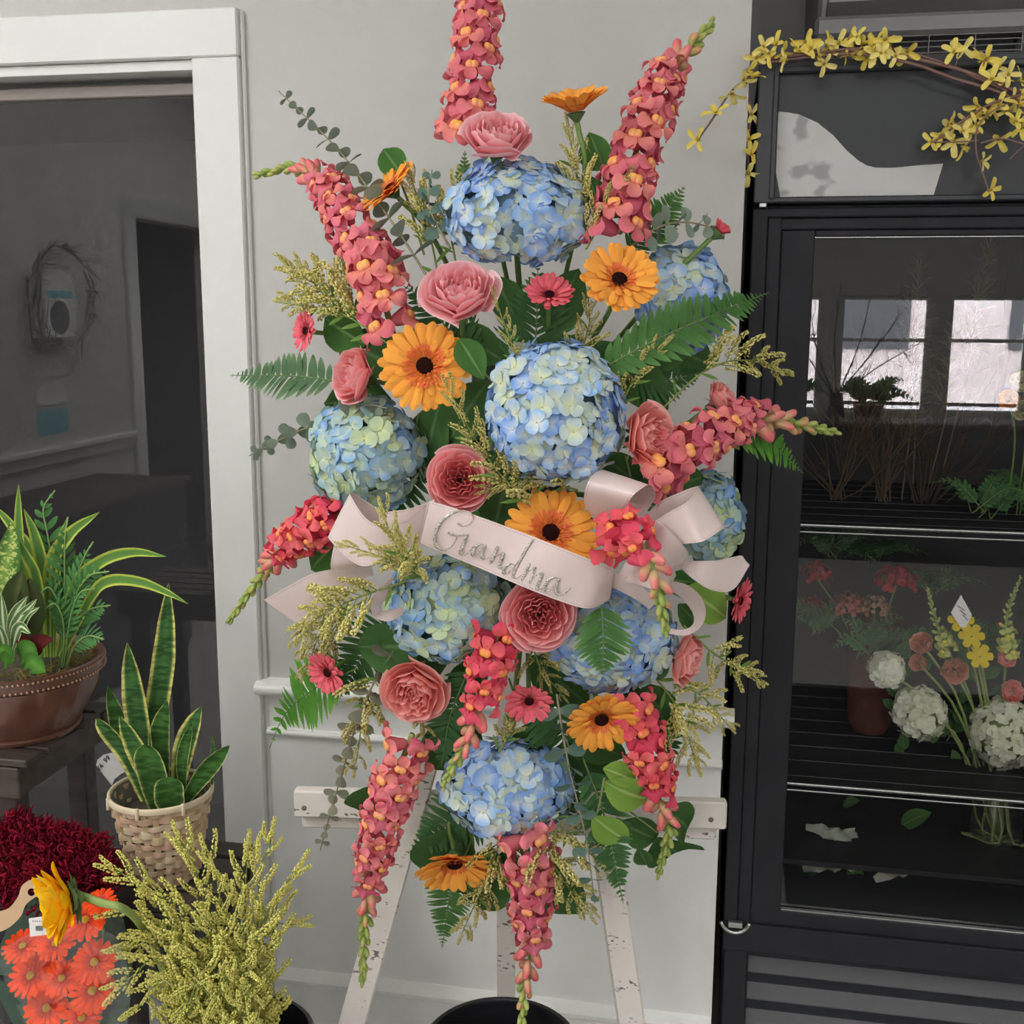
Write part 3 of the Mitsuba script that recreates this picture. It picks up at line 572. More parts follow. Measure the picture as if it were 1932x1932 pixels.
# ------------------------------------------------------------------ the spray
def dome(x, y):
    e = ((x - 985) / 500) ** 2 + ((y - 890) / 960) ** 2
    return -.40 - .23 * math.sqrt(max(0.0, 1 - e))
def at(x, y, off=0.0): return pix(x, y, dome(x, y) - off)
def out(x, y, k=.8): return ((x - 985) / 500 * k, -(y - 890) / 960 * k, 1.0)
foam = thing('floral_foam_cage', 'dark green foam block in a plastic cage hidden behind the flowers', 'floral foam')
v, f = boxmesh(FOAM - [.07, .05, .2], FOAM + [.07, .035, .2], .02)
part(foam, 'block', mikit.ply((v, f), 'mat_sleeve', smooth=False))
part(foam, 'cage', mikit.ply((np.vstack([boxmesh(FOAM + [-.073, -.053, z - .003], FOAM + [.073, .037, z + .003])[0] for z in np.linspace(-.18, .18, 7)]), np.vstack([boxmesh((0, 0, 0), (1, 1, 1))[1] + 8 * i for i in range(7)])), 'mat_black_plastic', smooth=False))

for x, y, r, rd, off, kind, n, lob, lab in [
    (975, 402, 128, 96, .0, 'blue', 120, (-.08, .25, .32), 'large two-lobed pale blue hydrangea below the topmost rose'),
    (1048, 778, 124, 128, .035, 'blue', 130, None, 'roundest blue hydrangea head in the middle of the spray'),
    (692, 858, 108, 100, .0, 'sage', 115, None, 'grey-blue hydrangea on the left above the ribbon loop'),
    (846, 1146, 112, 93, .01, 'sage', 115, None, 'blue and green hydrangea just under the lettered ribbon'),
    (1152, 1205, 118, 92, -.015, 'blue', 115, None, 'blue hydrangea with a fern leaf lying across it'),
    (957, 1482, 118, 88, .0, 'blue', 115, None, 'lowest blue hydrangea, above the bottom snapdragon'),
    (1285, 560, 84, 92, -.05, 'blue', 90, None, 'half-hidden blue hydrangea behind the large fern frond on the right'),
    (1338, 975, 52, 78, -.05, 'sage', 75, None, 'small hydrangea behind the ribbon loops at the right edge')]:
    p = at(x, y, off - .02); m = mpp(p); k = thing('hydrangea', lab, 'hydrangea', 'hydrangeas of the spray')
    d = face(*out(x, y)); hydrangea(k, p, (r * m, rd * m, .5 * (r + rd) * m * .78), d, kind, int(n * 1.45), 22.5 * m / .72, lobes=lob, A=frame(d, CR))

for x, y, R, fc, kind, cup, off, lab in [
    (1087, 216, 76, (-.15, .86, .42), 'orange', .5, .02, 'topmost orange gerbera, seen from its side against the wall'),
    (742, 362, 66, (-.55, .55, .45), 'orange', .25, .0, 'orange gerbera partly hidden behind the eucalyptus stem at upper left'),
    (803, 692, 88, (-.05, .02, 1), 'orange', .08, .03, 'orange gerbera facing straight out on the left, beside the pink rose'),
    (1166, 534, 80, (.12, .38, .9), 'orange', .28, .03, 'orange gerbera at upper right in front of the half-hidden hydrangea'),
    (1038, 1008, 90, (.05, .30, .95), 'orange', .12, .03, 'orange gerbera behind the upper edge of the lettered ribbon'),
    (1133, 1350, 74, (.10, -.45, .75), 'orange', .30, .02, 'orange gerbera below the fern-covered hydrangea, facing down'),
    (857, 1618, 80, (.08, -.66, .62), 'orange', .38, .03, 'lowest orange gerbera, hanging with its back showing'),
    (1036, 562, 52, (0, .55, .75), 'pink', .38, -.02, 'pink mini gerbera between the two upper hydrangeas'),
    (581, 625, 42, (-.62, .05, .55), 'pink', .2, .0, 'pink mini gerbera at the far left above the fern'),
    (622, 1266, 48, (-.45, -.30, .62), 'pink', .25, .02, 'pink mini gerbera at lower left above the fern frond'),
    (998, 1318, 50, (0, -.42, .8), 'pink', .35, .02, 'deep pink mini gerbera under the middle rose, facing down'),
    (1391, 1132, 46, (.70, -.18, .45), 'pink', .2, .0, 'pink mini gerbera at the right end of the ribbon tail'),
    (1348, 443, 32, (.62, .60, .12), 'pink', .9, .0, 'half-open pink mini gerbera seen from behind at upper right')]:
    p = at(x, y, off); k = thing('gerbera', lab, 'gerbera', 'orange gerberas of the spray' if kind == 'orange' else 'pink gerberas of the spray')
    gerbera(k, p, R * mpp(p), face(*fc), kind, cup, cal=2.3 if cup > .8 else 1.0, n=(23, 20, 13) if kind == 'orange' else (18, 15, 10))

for x, y, R, fc, kind, op, off, lab in [
    (937, 255, 60, (.05, .62, .75), 'pale', 1.0, .045, 'topmost rose, pale pink and seen from its side'),
    (866, 548, 66, (-.05, .55, .75), 'pale', 1.02, .03, 'ruffled pale pink rose under the two-lobed hydrangea'),
    (664, 709, 54, (-.60, .10, .5), 'pink', .92, .02, 'pink rose turned left, beside the big orange gerbera'),
    (1228, 824, 58, (.55, .05, .55), 'salmon', 1.0, .03, 'salmon rose turned right, beside the roundest hydrangea'),
    (867, 906, 58, (0, .05, 1), 'pink', 1.0, .035, 'full pink rose just above the lettered ribbon'),
    (1018, 1160, 62, (.03, -.05, 1), 'pink', 1.0, .035, 'full pink rose just below the lettered ribbon'),
    (780, 1306, 60, (-.18, -.40, .85), 'salmon', 1.0, .02, 'salmon rose at lower left, nodding'),
    (1298, 1244, 48, (.62, -.15, .3), 'salmon', .92, .0, 'salmon rose at lower right seen from its side'),
    (1366, 752, 40, (.55, .35, .3), 'salmon', .8, -.02, 'small rose half-hidden behind the snapdragon on the right')]:
    p = at(x, y, off); k = thing('rose', lab, 'rose', 'garden roses of the spray'); rose(k, p, R * mpp(p), face(*fc), kind, op)

for pts, to, size, kit, tp, lab in [
    ([(876, 268, .0), (893, 140, .0), (905, 10, .0), (908, -60, .0)], .85, .052, SK, None, 'tall topmost coral snapdragon running out of the top of the picture'),
    ([(1168, 440, .0), (1196, 300, .0), (1232, 200, .0), (1268, 130, .0), (1345, 42, .0)], .72, .054, SK, .80, 'coral snapdragon at upper right with a green tip'),
    ([(742, 630, .02), (705, 505, .02), (660, 420, .01), (618, 355, .0), (560, 318, .0), (484, 330, .0)], .64, .054, SK, .82, 'coral snapdragon at upper left, bending to the left at its tip'),
    ([(1225, 900, .02), (1290, 850, .02), (1370, 805, .0), (1450, 793, .0), (1577, 815, .0)], .56, .054, SK, .72, 'coral snapdragon pointing right in front of the cooler door'),
    ([(655, 965, .0), (600, 990, .0), (540, 1035, .0), (495, 1085, .0), (434, 1170, .0)], .42, .054, SKR, .62, 'red-pink snapdragon pointing down to the left beside the ribbon'),
    ([(1150, 1005, .08), (1178, 1000, .10), (1205, 1020, .13), (1238, 1085, .15), (1256, 1195, .14)], .36, .047, SKR, .62, 'snapdragon drooping over the ribbon loops on the right'),
    ([(945, 1195, .03), (918, 1262, .045), (905, 1330, .05), (880, 1400, .055), (836, 1482, .06)], .42, .047, SKR, .68, 'snapdragon drooping over the lowest hydrangea with a green tip'),
    ([(1180, 1320, .0), (1222, 1420, .02), (1245, 1510, .02), (1262, 1570, .02), (1242, 1650, .02)], .46, .05, SKR, .68, 'red-pink snapdragon at lower right above the ledge end'),
    ([(778, 1385, .03), (735, 1500, .06), (705, 1620, .09), (690, 1730, .12), (684, 1855, .14)], .57, .054, SK, .74, 'coral snapdragon hanging in front of the left easel leg'),
    ([(988, 1560, .03), (1005, 1680, .04), (1003, 1770, .05), (992, 1850, .13), (982, 1950, .18)], .55, .056, SK, .80, 'coral snapdragon hanging lowest, over the black bucket')]:
    k = thing('snapdragon', lab, 'snapdragon', 'snapdragons of the spray'); snapdragon(k, [at(*q) for q in pts], to, size, 1.0, tp, kit)

for pts, w, n, kind, nrm, lab in [
    ([(650, 722, .0), (560, 710, .0), (434, 708, .0)], 128, 20, 'grey', None, 'fern frond pointing left past the far-left gerbera'),
    ([(1100, 715, .0), (1240, 640, .01), (1350, 592, .01), (1450, 552, .0)], 150, 26, 'mid', None, 'largest fern frond, pointing right across a hydrangea'),
    ([(1340, 815, -.02), (1440, 830, -.02), (1516, 893, -.02)], 105, 20, 'bright', None, 'bright fern frond below the right-pointing snapdragon'),
    ([(1175, 485, -.04), (1230, 430, -.04), (1292, 352, -.04)], 118, 19, 'mid', None, 'thin fern frond against the wall at upper right'),
    ([(880, 370, -.02), (876, 330, -.02), (877, 285, -.02)], 46, 9, 'mid', None, 'small fern tip left of the topmost rose'),
    ([(672, 1262, .0), (600, 1295, .0), (540, 1345, .0), (508, 1412, .0)], 185, 17, 'bright', None, 'fern frond pointing down to the left past the chair rail'),
    ([(868, 1590, .0), (850, 1680, .0), (834, 1788, .0)], 118, 24, 'mid', None, 'lowest fern frond, a pointed tip hanging at the bottom'),
    ([(1100, 1430, -.01), (1140, 1540, .03), (1176, 1705, .07)], 125, 24, 'dark', None, 'dark fern frond hanging in front of the right easel leg'),
    ([(1134, 1130, .055), (1138, 1200, .07), (1138, 1274, .07)], 150, 12, 'mid', None, 'short broad fern leaf lying on a hydrangea under the ribbon'),
    ([(960, 1470, -.03), (880, 1530, -.03), (770, 1610, -.02)], 165, 19, 'dark', None, 'dark fern frond left of the lowest hydrangea'),
    ([(905, 720, -.03), (860, 640, -.03), (790, 560, -.02), (762, 540, -.02)], 150, 20, 'dark', None, 'dark fern frond behind the ruffled pale rose'),
    ([(890, 1250, -.02), (850, 1350, -.01), (832, 1450, .0)], 140, 18, 'dark', None, 'dark fern frond beside the nodding salmon rose'),
    ([(985, 760, -.05), (1010, 640, -.05), (1015, 500, -.05)], 200, 20, 'dark', None, 'dark fern frond behind the upper pink mini gerbera'),
    ([(1030, 1250, -.05), (1060, 1380, -.05), (1075, 1560, -.05)], 200, 22, 'dark', None, 'dark fern frond behind the deep pink mini gerbera'),
    ([(760, 1160, -.05), (700, 1210, -.05), (640, 1320, -.04)], 150, 18, 'dark', None, 'dark fern frond behind the lower left goldenrod'),
    ([(1160, 690, -.06), (1230, 720, -.06), (1330, 700, -.06)], 120, 17, 'dark', None, 'dark fern frond under the largest frond'),
    ([(1200, 1330, -.05), (1260, 1390, -.05), (1265, 1440, -.05)], 110, 14, 'dark', None, 'dark fern frond behind the right goldenrod'),
    ([(790, 780, -.05), (760, 920, -.05), (720, 1010, -.05)], 140, 16, 'dark', None, 'dark fern frond between the left hydrangea and the ribbon')]:
    q = [at(*z) for z in pts]; k = thing('fern_frond', lab, 'fern frond', 'fern fronds of the spray'); fern(k, q, w * mpp(q[1]), n, kind)

for pts, L, n, kind, st, lab in [
    ([(720, 640, .0), (640, 570, .0), (552, 505, .0)], .062, 20, 'gold', .25, 'goldenrod sprig pointing up to the left beside the left snapdragon'),
    ([(735, 650, .01), (640, 590, .01), (536, 572, .0)], .05, 15, 'gold', .25, 'goldenrod sprig just above the far-left pink gerbera'),
    ([(985, 740, .0), (965, 650, .02), (930, 555, .03)], .026, 12, 'dull', .15, 'upright goldenrod tip between the ruffled rose and pink gerbera'),
    ([(1010, 960, .02), (940, 890, .04), (880, 800, .05), (850, 740, .05)], .05, 17, 'dull', .05, 'goldenrod sprig climbing between the middle hydrangea and rose'),
    ([(1090, 925, .0), (1010, 905, .02), (925, 925, .03)], .042, 13, 'dull', .15, 'goldenrod sprig above the ribbon gerbera'),
    ([(1105, 440, -.02), (1090, 340, -.02), (1072, 245, -.01)], .042, 14, 'gold', .15, 'goldenrod sprig under the topmost orange gerbera'),
    ([(1105, 470, .0), (1140, 410, .0), (1180, 342, .02)], .04, 12, 'dull', .15, 'goldenrod sprig across the foot of the upper right snapdragon'),
    ([(830, 540, -.02), (810, 440, -.02), (775, 335, -.01)], .045, 13, 'gold', .35, 'goldenrod sprig behind the eucalyptus at upper left'),
    ([(860, 500, -.03), (850, 420, -.03), (870, 340, -.03)], .04, 11, 'gold', .3, 'goldenrod sprig left of the two-lobed hydrangea'),
    ([(1160, 790, -.01), (1200, 710, .0), (1255, 650, .02)], .034, 11, 'dull', .2, 'goldenrod sprig right of the middle hydrangea'),
    ([(1240, 780, -.03), (1330, 700, -.02), (1410, 680, -.01), (1480, 705, .0)], .045, 17, 'gold', .3, 'goldenrod sprig pointing right in front of the cooler frame'),
    ([(1080, 700, -.03), (1110, 620, -.03), (1110, 560, -.03)], .036, 12, 'dull', .15, 'goldenrod sprig under the upper right gerbera'),
    ([(800, 1090, .07), (768, 1062, .15), (738, 1012, .19), (724, 968, .19)], .042, 20, 'gold', .25, 'goldenrod sprig standing up in front of the left ribbon loop'),
    ([(800, 1095, .07), (745, 1060, .15), (655, 1030, .18)], .034, 16, 'gold', .25, 'goldenrod sprig lying across the left ribbon loop'),
    ([(770, 1095, .06), (670, 1130, .12), (600, 1165, .13), (572, 1200, .13)], .050, 24, 'gold', .2, 'goldenrod sprig drooping over the left ribbon tail'),
    ([(690, 1130, .01), (610, 1190, .01), (580, 1260, .01)], .056, 20, 'dull', .2, 'goldenrod sprig above the lower left fern'),
    ([(730, 1230, -.01), (690, 1330, .0), (672, 1440, .0)], .05, 15, 'dull', .2, 'goldenrod sprig hanging left of the nodding rose'),
    ([(790, 1330, -.01), (800, 1380, .0), (795, 1425, .0)], .03, 8, 'dull', .1, 'short goldenrod tip below the nodding rose'),
    ([(1230, 1270, -.02), (1280, 1340, -.01), (1312, 1435, .0)], .05, 17, 'gold', .25, 'goldenrod sprig hanging in front of the right end of the chair rail'),
    ([(1270, 1290, -.02), (1320, 1310, -.01), (1375, 1370, .0)], .034, 11, 'gold', .3, 'small goldenrod sprig below the side-on salmon rose'),
    ([(1290, 1180, -.02), (1350, 1235, .0), (1434, 1283, .0)], .04, 15, 'gold', .25, 'goldenrod sprig pointing down to the right beyond the side-on rose'),
    ([(960, 1540, .0), (920, 1650, .02), (872, 1760, .02)], .05, 19, 'dull', .12, 'goldenrod sprig hanging beside the lowest gerbera'),
    ([(1015, 1540, .03), (1050, 1640, .05), (1110, 1720, .05)], .05, 18, 'dull', .15, 'goldenrod sprig hanging beside the lowest snapdragon'),
    ([(1040, 1530, .02), (1090, 1590, .03), (1150, 1640, .03)], .04, 12, 'dull', .2, 'goldenrod sprig below the right side of the lowest hydrangea'),
    ([(1000, 1200, -.01), (1020, 1260, -.01), (1060, 1310, -.01)], .03, 10, 'dull', .2, 'goldenrod tip above the deep pink mini gerbera'),
    ([(940, 1420, .0), (970, 1370, .0), (990, 1330, -.01)], .035, 11, 'dull', .2, 'goldenrod tip behind the deep pink mini gerbera')]:
    k = thing('goldenrod_sprig', lab, 'goldenrod sprig', 'goldenrod sprigs of the spray'); solidaster(k, [at(*q) for q in pts], L, n, kind, st)

for pts, lf, n, kind, st, edge, lab in [
    ([(830, 560, .0), (740, 420, .02), (640, 285, .02), (526, 172, .01)], .023, 13, 'grey', .12, .75, 'long eucalyptus stem reaching up to the left over an orange gerbera'),
    ([(850, 470, -.01), (810, 390, .01), (815, 320, .0)], .019, 7, 'blue', .2, .25, 'blue-green eucalyptus tuft beside the upper left gerbera'),
    ([(1170, 480, -.01), (1240, 430, .0), (1300, 420, .0), (1378, 440, .0)], .019, 9, 'grey', .2, .35, 'eucalyptus stem reaching the half-open gerbera at upper right'),
    ([(730, 780, .0), (640, 790, .01), (560, 815, .0), (470, 860, .0)], .019, 9, 'grey', .2, .85, 'eucalyptus stem pointing left over the grey-blue hydrangea'),
    ([(760, 1200, .0), (690, 1320, .01), (645, 1460, .01), (604, 1604, .01)], .021, 13, 'brown', .05, .85, 'eucalyptus stem hanging in front of the left end of the ledge'),
    ([(1050, 1310, .02), (1072, 1440, .04), (1105, 1580, .06), (1122, 1705, .08)], .023, 12, 'blue', .05, .4, 'eucalyptus stem hanging right of the lowest hydrangea'),
    ([(640, 790, .01), (690, 765, .02), (730, 770, .02)], .018, 5, 'grey', .1, .4, 'short eucalyptus twig below the left-turned rose')]:
    k = thing('eucalyptus_stem', lab, 'eucalyptus stem', 'eucalyptus stems of the spray'); eucalyptus(k, [at(*q) for q in pts], lf * 1.22, n, kind, st, edge)

N0 = -CF
for stem, lv, lab in [
    ([(1110, 1590, .03), (1130, 1520, .04), (1140, 1468, .05)], [((1138, 1450, .03), (1202, 1475, .03), 'light'), ((1140, 1475, .04), (1235, 1520, .04), 'light'), ((1118, 1540, .04), (1184, 1588, .04), 'light')], 'sprig of three pale green leaves at lower right'),
    ([(1150, 1500, .0), (1200, 1540, .0), (1240, 1570, .0)], [((1170, 1550, -.01), (1250, 1592, .0), 'dark'), ((1255, 1530, -.01), (1318, 1572, -.01), 'dark'), ((1240, 1580, -.01), (1304, 1630, -.01), 'dark'), ((1205, 1600, -.01), (1222, 1634, -.01), 'dark')], 'dark leafy sprig at the right end of the ledge'),
    ([(800, 480, -.02), (770, 380, -.02), (745, 320, -.02)], [((762, 335, -.02), (722, 280, -.02), 'mid'), ((752, 345, -.02), (720, 345, -.02), 'mid')], 'green leaf standing above the upper left gerbera'),
    ([(1130, 420, -.02), (1140, 340, -.02), (1110, 280, -.02)], [((1140, 320, -.02), (1112, 250, -.02), 'mid'), ((1130, 322, -.02), (1092, 275, -.02), 'dark'), ((1135, 400, -.02), (1108, 330, -.02), 'mid'), ((1140, 400, -.03), (1175, 350, -.03), 'mid')], 'green leaves under the topmost orange gerbera'),
    ([(930, 720, .0), (900, 690, .01)], [((866, 640, .02), (912, 712, .03), 'mid')], 'single green leaf right of the big orange gerbera'),
    ([(780, 1500, -.01), (720, 1520, -.01)], [((720, 1480, -.01), (670, 1555, -.01), 'dark'), ((760, 1490, -.03), (700, 1500, -.03), 'dark')], 'dark leaf behind the left hanging snapdragon'),
    ([(1200, 1300, -.02), (1215, 1340, -.02)], [((1190, 1290, -.02), (1232, 1410, -.01), 'dark'), ((1215, 1290, -.03), (1262, 1380, -.03), 'dark'), ((1232, 1280, -.02), (1262, 1256, -.01), 'dark')], 'dark leaves right of the downward-facing gerbera'),
    ([(1250, 1100, .0), (1320, 1130, .0)], [((1290, 1110, -.01), (1372, 1165, -.01), 'light'), ((1250, 1090, -.02), (1340, 1105, -.02), 'mid'), ((1280, 1140, -.03), (1330, 1190, -.03), 'dark')], 'green leaves behind the right ribbon ring'),
    ([(860, 1200, -.01), (760, 1210, -.01)], [((800, 1215, .0), (672, 1222, .0), 'dark'), ((850, 1230, -.03), (760, 1260, -.03), 'dark')], 'long dark leaf below the left ribbon ring'),
    ([(900, 1560, -.02), (860, 1660, -.02)], [((880, 1560, -.03), (800, 1690, -.03), 'dark'), ((930, 1600, -.03), (905, 1720, -.03), 'dark'), ((1010, 1620, -.03), (1092, 1728, -.02), 'dark'), ((960, 1600, -.04), (960, 1700, -.04), 'dark')], 'dark leaves behind the lowest gerbera'),
    ([(960, 560, -.06), (950, 640, -.06)], [((980, 620, -.05), (930, 510, -.05), 'dark'), ((1040, 640, -.06), (1090, 500, -.06), 'dark'), ((1000, 690, -.04), (1105, 640, -.05), 'dark'), ((950, 680, -.05), (850, 620, -.05), 'dark')], 'dark leaves deep between the two upper hydrangeas'),
    ([(900, 800, -.05), (880, 860, -.05)], [((920, 720, -.04), (830, 850, -.04), 'dark'), ((950, 840, -.04), (900, 900, -.04), 'dark'), ((830, 760, -.06), (800, 900, -.06), 'dark'), ((930, 900, -.04), (820, 980, -.04), 'dark'), ((960, 880, -.04), (930, 1010, -.04), 'dark')], 'dark leaves in the hollow left of the middle hydrangea'),
    ([(960, 1280, -.06), (980, 1340, -.06)], [((900, 1240, -.05), (860, 1340, -.05), 'dark'), ((1000, 1240, -.05), (1110, 1330, -.05), 'dark'), ((1050, 1360, -.05), (960, 1420, -.05), 'dark'), ((1080, 1380, -.05), (1180, 1430, -.05), 'dark'), ((880, 1330, -.05), (820, 1480, -.05), 'dark'), ((1060, 1400, -.06), (1160, 1500, -.05), 'dark')], 'dark leaves in the hollow above the lowest hydrangea'),
    ([(1180, 860, -.06), (1190, 900, -.06)], [((1130, 860, -.06), (1220, 920, -.06), 'dark'), ((1160, 680, -.06), (1260, 770, -.06), 'dark'), ((1220, 700, -.07), (1300, 640, -.07), 'dark'), ((1180, 700, -.06), (1120, 640, -.06), 'dark'), ((1230, 640, -.07), (1345, 690, -.07), 'dark'), ((1200, 930, -.05), (1330, 900, -.06), 'dark')], 'dark leaves in the hollow right of the middle hydrangea'),
    ([(700, 1000, -.06), (690, 1060, -.06)], [((760, 700, -.06), (640, 640, -.05), 'dark'), ((740, 760, -.07), (610, 760, -.06), 'dark'), ((690, 650, -.05), (610, 600, -.05), 'mid'), ((650, 1010, -.04), (585, 1075, -.03), 'mid')], 'leaves behind the left-turned rose')]:
    q = [at(*z) for z in stem]; k = thing('leaf_sprig', lab, 'leaf sprig', 'leaf sprigs of the spray')
    leafy(k, [(at(*b), at(*t), N0 + rng.normal(0, .2, 3), kd) for b, t, kd in lv], q)

# ------------------------------------------------------------------ blush satin ribbon
RY = -.70
def ribbon(parent, name, top, bot, base=0.0, n=56, m=9, belly=0.0, label=None):
    tw = spline([pix(x, y, RY - base - o) for x, y, o in top], n); bw = spline([pix(x, y, RY - base - o) for x, y, o in bot], n)
    tw, bw = evenly(tw, n), evenly(bw, n); w = np.linspace(0, 1, m); s = np.r_[0, np.cumsum(np.linalg.norm(np.diff((tw + bw) / 2, axis=0), axis=1))]
    v = bw[:, None] + (tw - bw)[:, None] * w[None, :, None]
    du = np.gradient((tw + bw) / 2, axis=0); nn = np.cross(du, tw - bw); nn /= np.linalg.norm(nn, axis=1)[:, None] + 1e-9
    if belly: v = v + (nn[:, None] * (np.sin(np.pi * w) * belly)[None, :, None])
    v = v + nn[:, None] * (.0012 * np.sin(s * 55)[:, None, None] * np.sin(2.2 * w + 1)[None, :, None])
    uv = np.stack(np.broadcast_arrays((s / .0036)[:, None], w[None, :]), -1).reshape(-1, 2)
    part(parent, name, mikit.ply((v.reshape(-1, 3), grid_faces(n, m)), 'mat_satin', smooth=True, uv=uv), label=label)
ban = thing('ribbon_banner', 'blush satin ribbon across the spray lettered Grandma in glitter', 'ribbon')
ribbon(ban, 'band', [(812, 945, .0), (880, 966, .004), (1000, 1010, .006), (1100, 1050, .004), (1152, 1070, -.005), (1159, 1082, -.03), (1148, 1112, -.045)], [(793, 1024, .0), (880, 1062, .004), (980, 1104, .006), (1060, 1136, .004), (1110, 1148, -.003), (1146, 1132, -.025), (1150, 1118, -.045)], .0, 64, 11, label=None)
ribbon(ban, 'fold', [(820, 942, -.003), (806, 950, -.018), (808, 965, -.045)], [(800, 1030, -.003), (788, 1024, -.018), (796, 1000, -.045)], .0, 14, 7, label='left end turned under')
STROKES = [[(400, 995), (440, 1025), (500, 1015), (545, 965), (525, 912), (470, 888), (400, 893), (320, 930), (250, 995), (205, 1085), (197, 1165), (225, 1225), (275, 1243), (335, 1222), (380, 1165), (400, 1115)],
           [(312, 1085), (370, 1108), (440, 1112), (512, 1098)], [(492, 1105), (462, 1180), (430, 1258), (445, 1287), (495, 1268), (545, 1212)],
           [(650, 1205), (610, 1190), (562, 1225), (540, 1285), (570, 1297), (615, 1250), (655, 1200)], [(655, 1200), (625, 1262), (622, 1310), (655, 1322), (700, 1300)],
           [(770, 1212), (738, 1285), (698, 1372)], [(715, 1345), (760, 1292), (812, 1278), (805, 1325), (780, 1385), (805, 1412), (850, 1392)],
           [(925, 1378), (880, 1372), (832, 1412), (822, 1455), (855, 1458), (905, 1410), (945, 1360)], [(1098, 1145), (1045, 1215), (985, 1318), (925, 1432), (912, 1488), (945, 1500), (990, 1470)],
           [(1062, 1368), (1030, 1440), (985, 1530)], [(1005, 1490), (1060, 1432), (1105, 1405), (1090, 1465), (1060, 1552)], [(1080, 1512), (1125, 1470), (1172, 1455), (1155, 1520), (1128, 1585), (1150, 1606), (1195, 1580)],
           [(1320, 1500), (1275, 1495), (1215, 1540), (1195, 1605), (1230, 1618), (1285, 1570), (1330, 1505)], [(1330, 1505), (1302, 1580), (1308, 1640), (1350, 1656), (1400, 1625), (1442, 1584)]]
for st in STROKES:
    c = spline(np.array([(x / 4.83 + 780, y / 4.83 + 780, 0) for x, y in st]), 12 * len(st)); d = np.gradient(c, axis=0); d /= np.linalg.norm(d, axis=1)[:, None] + 1e-9
    pr = np.stack([-d[:, 1], d[:, 0]], 1); e = np.sin(np.linspace(0, np.pi, len(c))) ** .35; hw = (1.3 + 2.6 * np.clip(d[:, 1], 0, 1)) * (.45 + .55 * e)
    rows = []
    for s, o in ((-1, .0068), (-.5, .0078), (0, .0081), (.5, .0078), (1, .0068)):
        rows.append([pix(c[i, 0] + pr[i, 0] * hw[i] * s, c[i, 1] + pr[i, 1] * hw[i] * s, RY - o) for i in range(len(c))])
    part(ban, 'lettering', mikit.ply((np.stack(rows, 1).reshape(-1, 3), grid_faces(len(c), 5)), 'mat_glitter', smooth=True), label='stroke of the glitter word Grandma')
bl_ = thing('ribbon_bow', 'blush satin bow loops and tail at the left end of the banner', 'bow')
ribbon(bl_, 'loop', [(800, 1000, -.05), (740, 975, -.05), (690, 945, -.045), (668, 930, -.03), (662, 936, .0), (700, 985, .015), (760, 985, .01), (806, 950, -.005)], [(790, 1030, -.05), (720, 1040, -.05), (650, 1035, -.045), (628, 1010, -.03), (624, 1020, .0), (680, 1068, .015), (740, 1048, .01), (788, 1022, -.005)], .0, 60, label=None)
ribbon(bl_, 'loop', [(806, 948, -.008), (770, 960, .0), (722, 968, .004), (718, 985, -.005), (760, 1000, -.02)], [(790, 1022, -.008), (765, 1030, .0), (742, 1052, .004), (735, 1050, -.005), (770, 1040, -.02)], .0, 40)
ribbon(bl_, 'loop', [(640, 990, -.015), (632, 1020, -.01), (624, 1060, -.012), (625, 1078, -.02)], [(720, 1020, -.02), (710, 1045, -.012), (700, 1062, -.012), (690, 1070, -.02)], .0, 24)
ribbon(bl_, 'ring', [(745, 1085, -.03), (715, 1110, -.02), (700, 1140, .0), (706, 1165, .012), (735, 1172, .005), (760, 1160, -.03)], [(735, 1110, -.035), (735, 1125, -.03), (722, 1140, -.03), (722, 1150, -.03), (740, 1150, -.03), (760, 1145, -.045)], .0, 40, label='small ring-shaped loop')
ribbon(bl_, 'tail', [(700, 1062, -.05), (650, 1070, -.05), (590, 1082, -.06), (545, 1105, -.075), (497, 1132, -.09)], [(705, 1085, -.06), (660, 1105, -.06), (640, 1150, -.07), (610, 1170, -.08), (560, 1176, -.095)], .0, 40, label='tail hanging in front of the wall')
br2 = thing('ribbon_bow', 'blush satin bow of standing loops at the right of the spray', 'bow')
ribbon(br2, 'loop', [(1182, 985, -.03), (1180, 962, -.005), (1192, 938, .01), (1210, 922, .005), (1226, 915, -.015), (1237, 932, -.04), (1225, 958, -.05), (1200, 985, -.04)], [(1122, 982, -.05), (1102, 950, -.03), (1106, 918, -.012), (1120, 896, -.02), (1140, 888, -.04), (1150, 905, -.07), (1140, 935, -.08), (1130, 965, -.07)], .0, 60, label='upper loop like a short tube')
ribbon(br2, 'loop', [(1205, 990, -.06), (1240, 950, -.055), (1285, 928, -.05), (1312, 918, -.045), (1317, 922, -.02), (1295, 948, .0), (1262, 966, .0), (1225, 990, -.01)], [(1230, 1020, -.06), (1275, 1005, -.055), (1325, 1005, -.05), (1360, 1000, -.045), (1365, 996, -.02), (1330, 1020, .0), (1296, 1026, .0), (1240, 1030, -.01)], .0, 60, label='large loop spreading right')
ribbon(br2, 'loop', [(1205, 1010, -.05), (1230, 990, -.03), (1240, 983, .0), (1262, 1000, .012), (1290, 1030, .004), (1298, 1046, -.02), (1270, 1030, -.05)], [(1190, 1060, -.05), (1205, 1050, -.03), (1212, 1046, .0), (1235, 1058, .012), (1262, 1070, .004), (1278, 1068, -.02), (1255, 1060, -.05)], .0, 44, label='front loop')
ribbon(br2, 'loop', [(1180, 1060, -.04), (1215, 1056, -.01), (1245, 1060, .006), (1268, 1070, .0), (1276, 1085, -.02)], [(1160, 1100, -.04), (1195, 1100, -.01), (1225, 1110, .006), (1252, 1116, .0), (1264, 1112, -.02)], .0, 34)
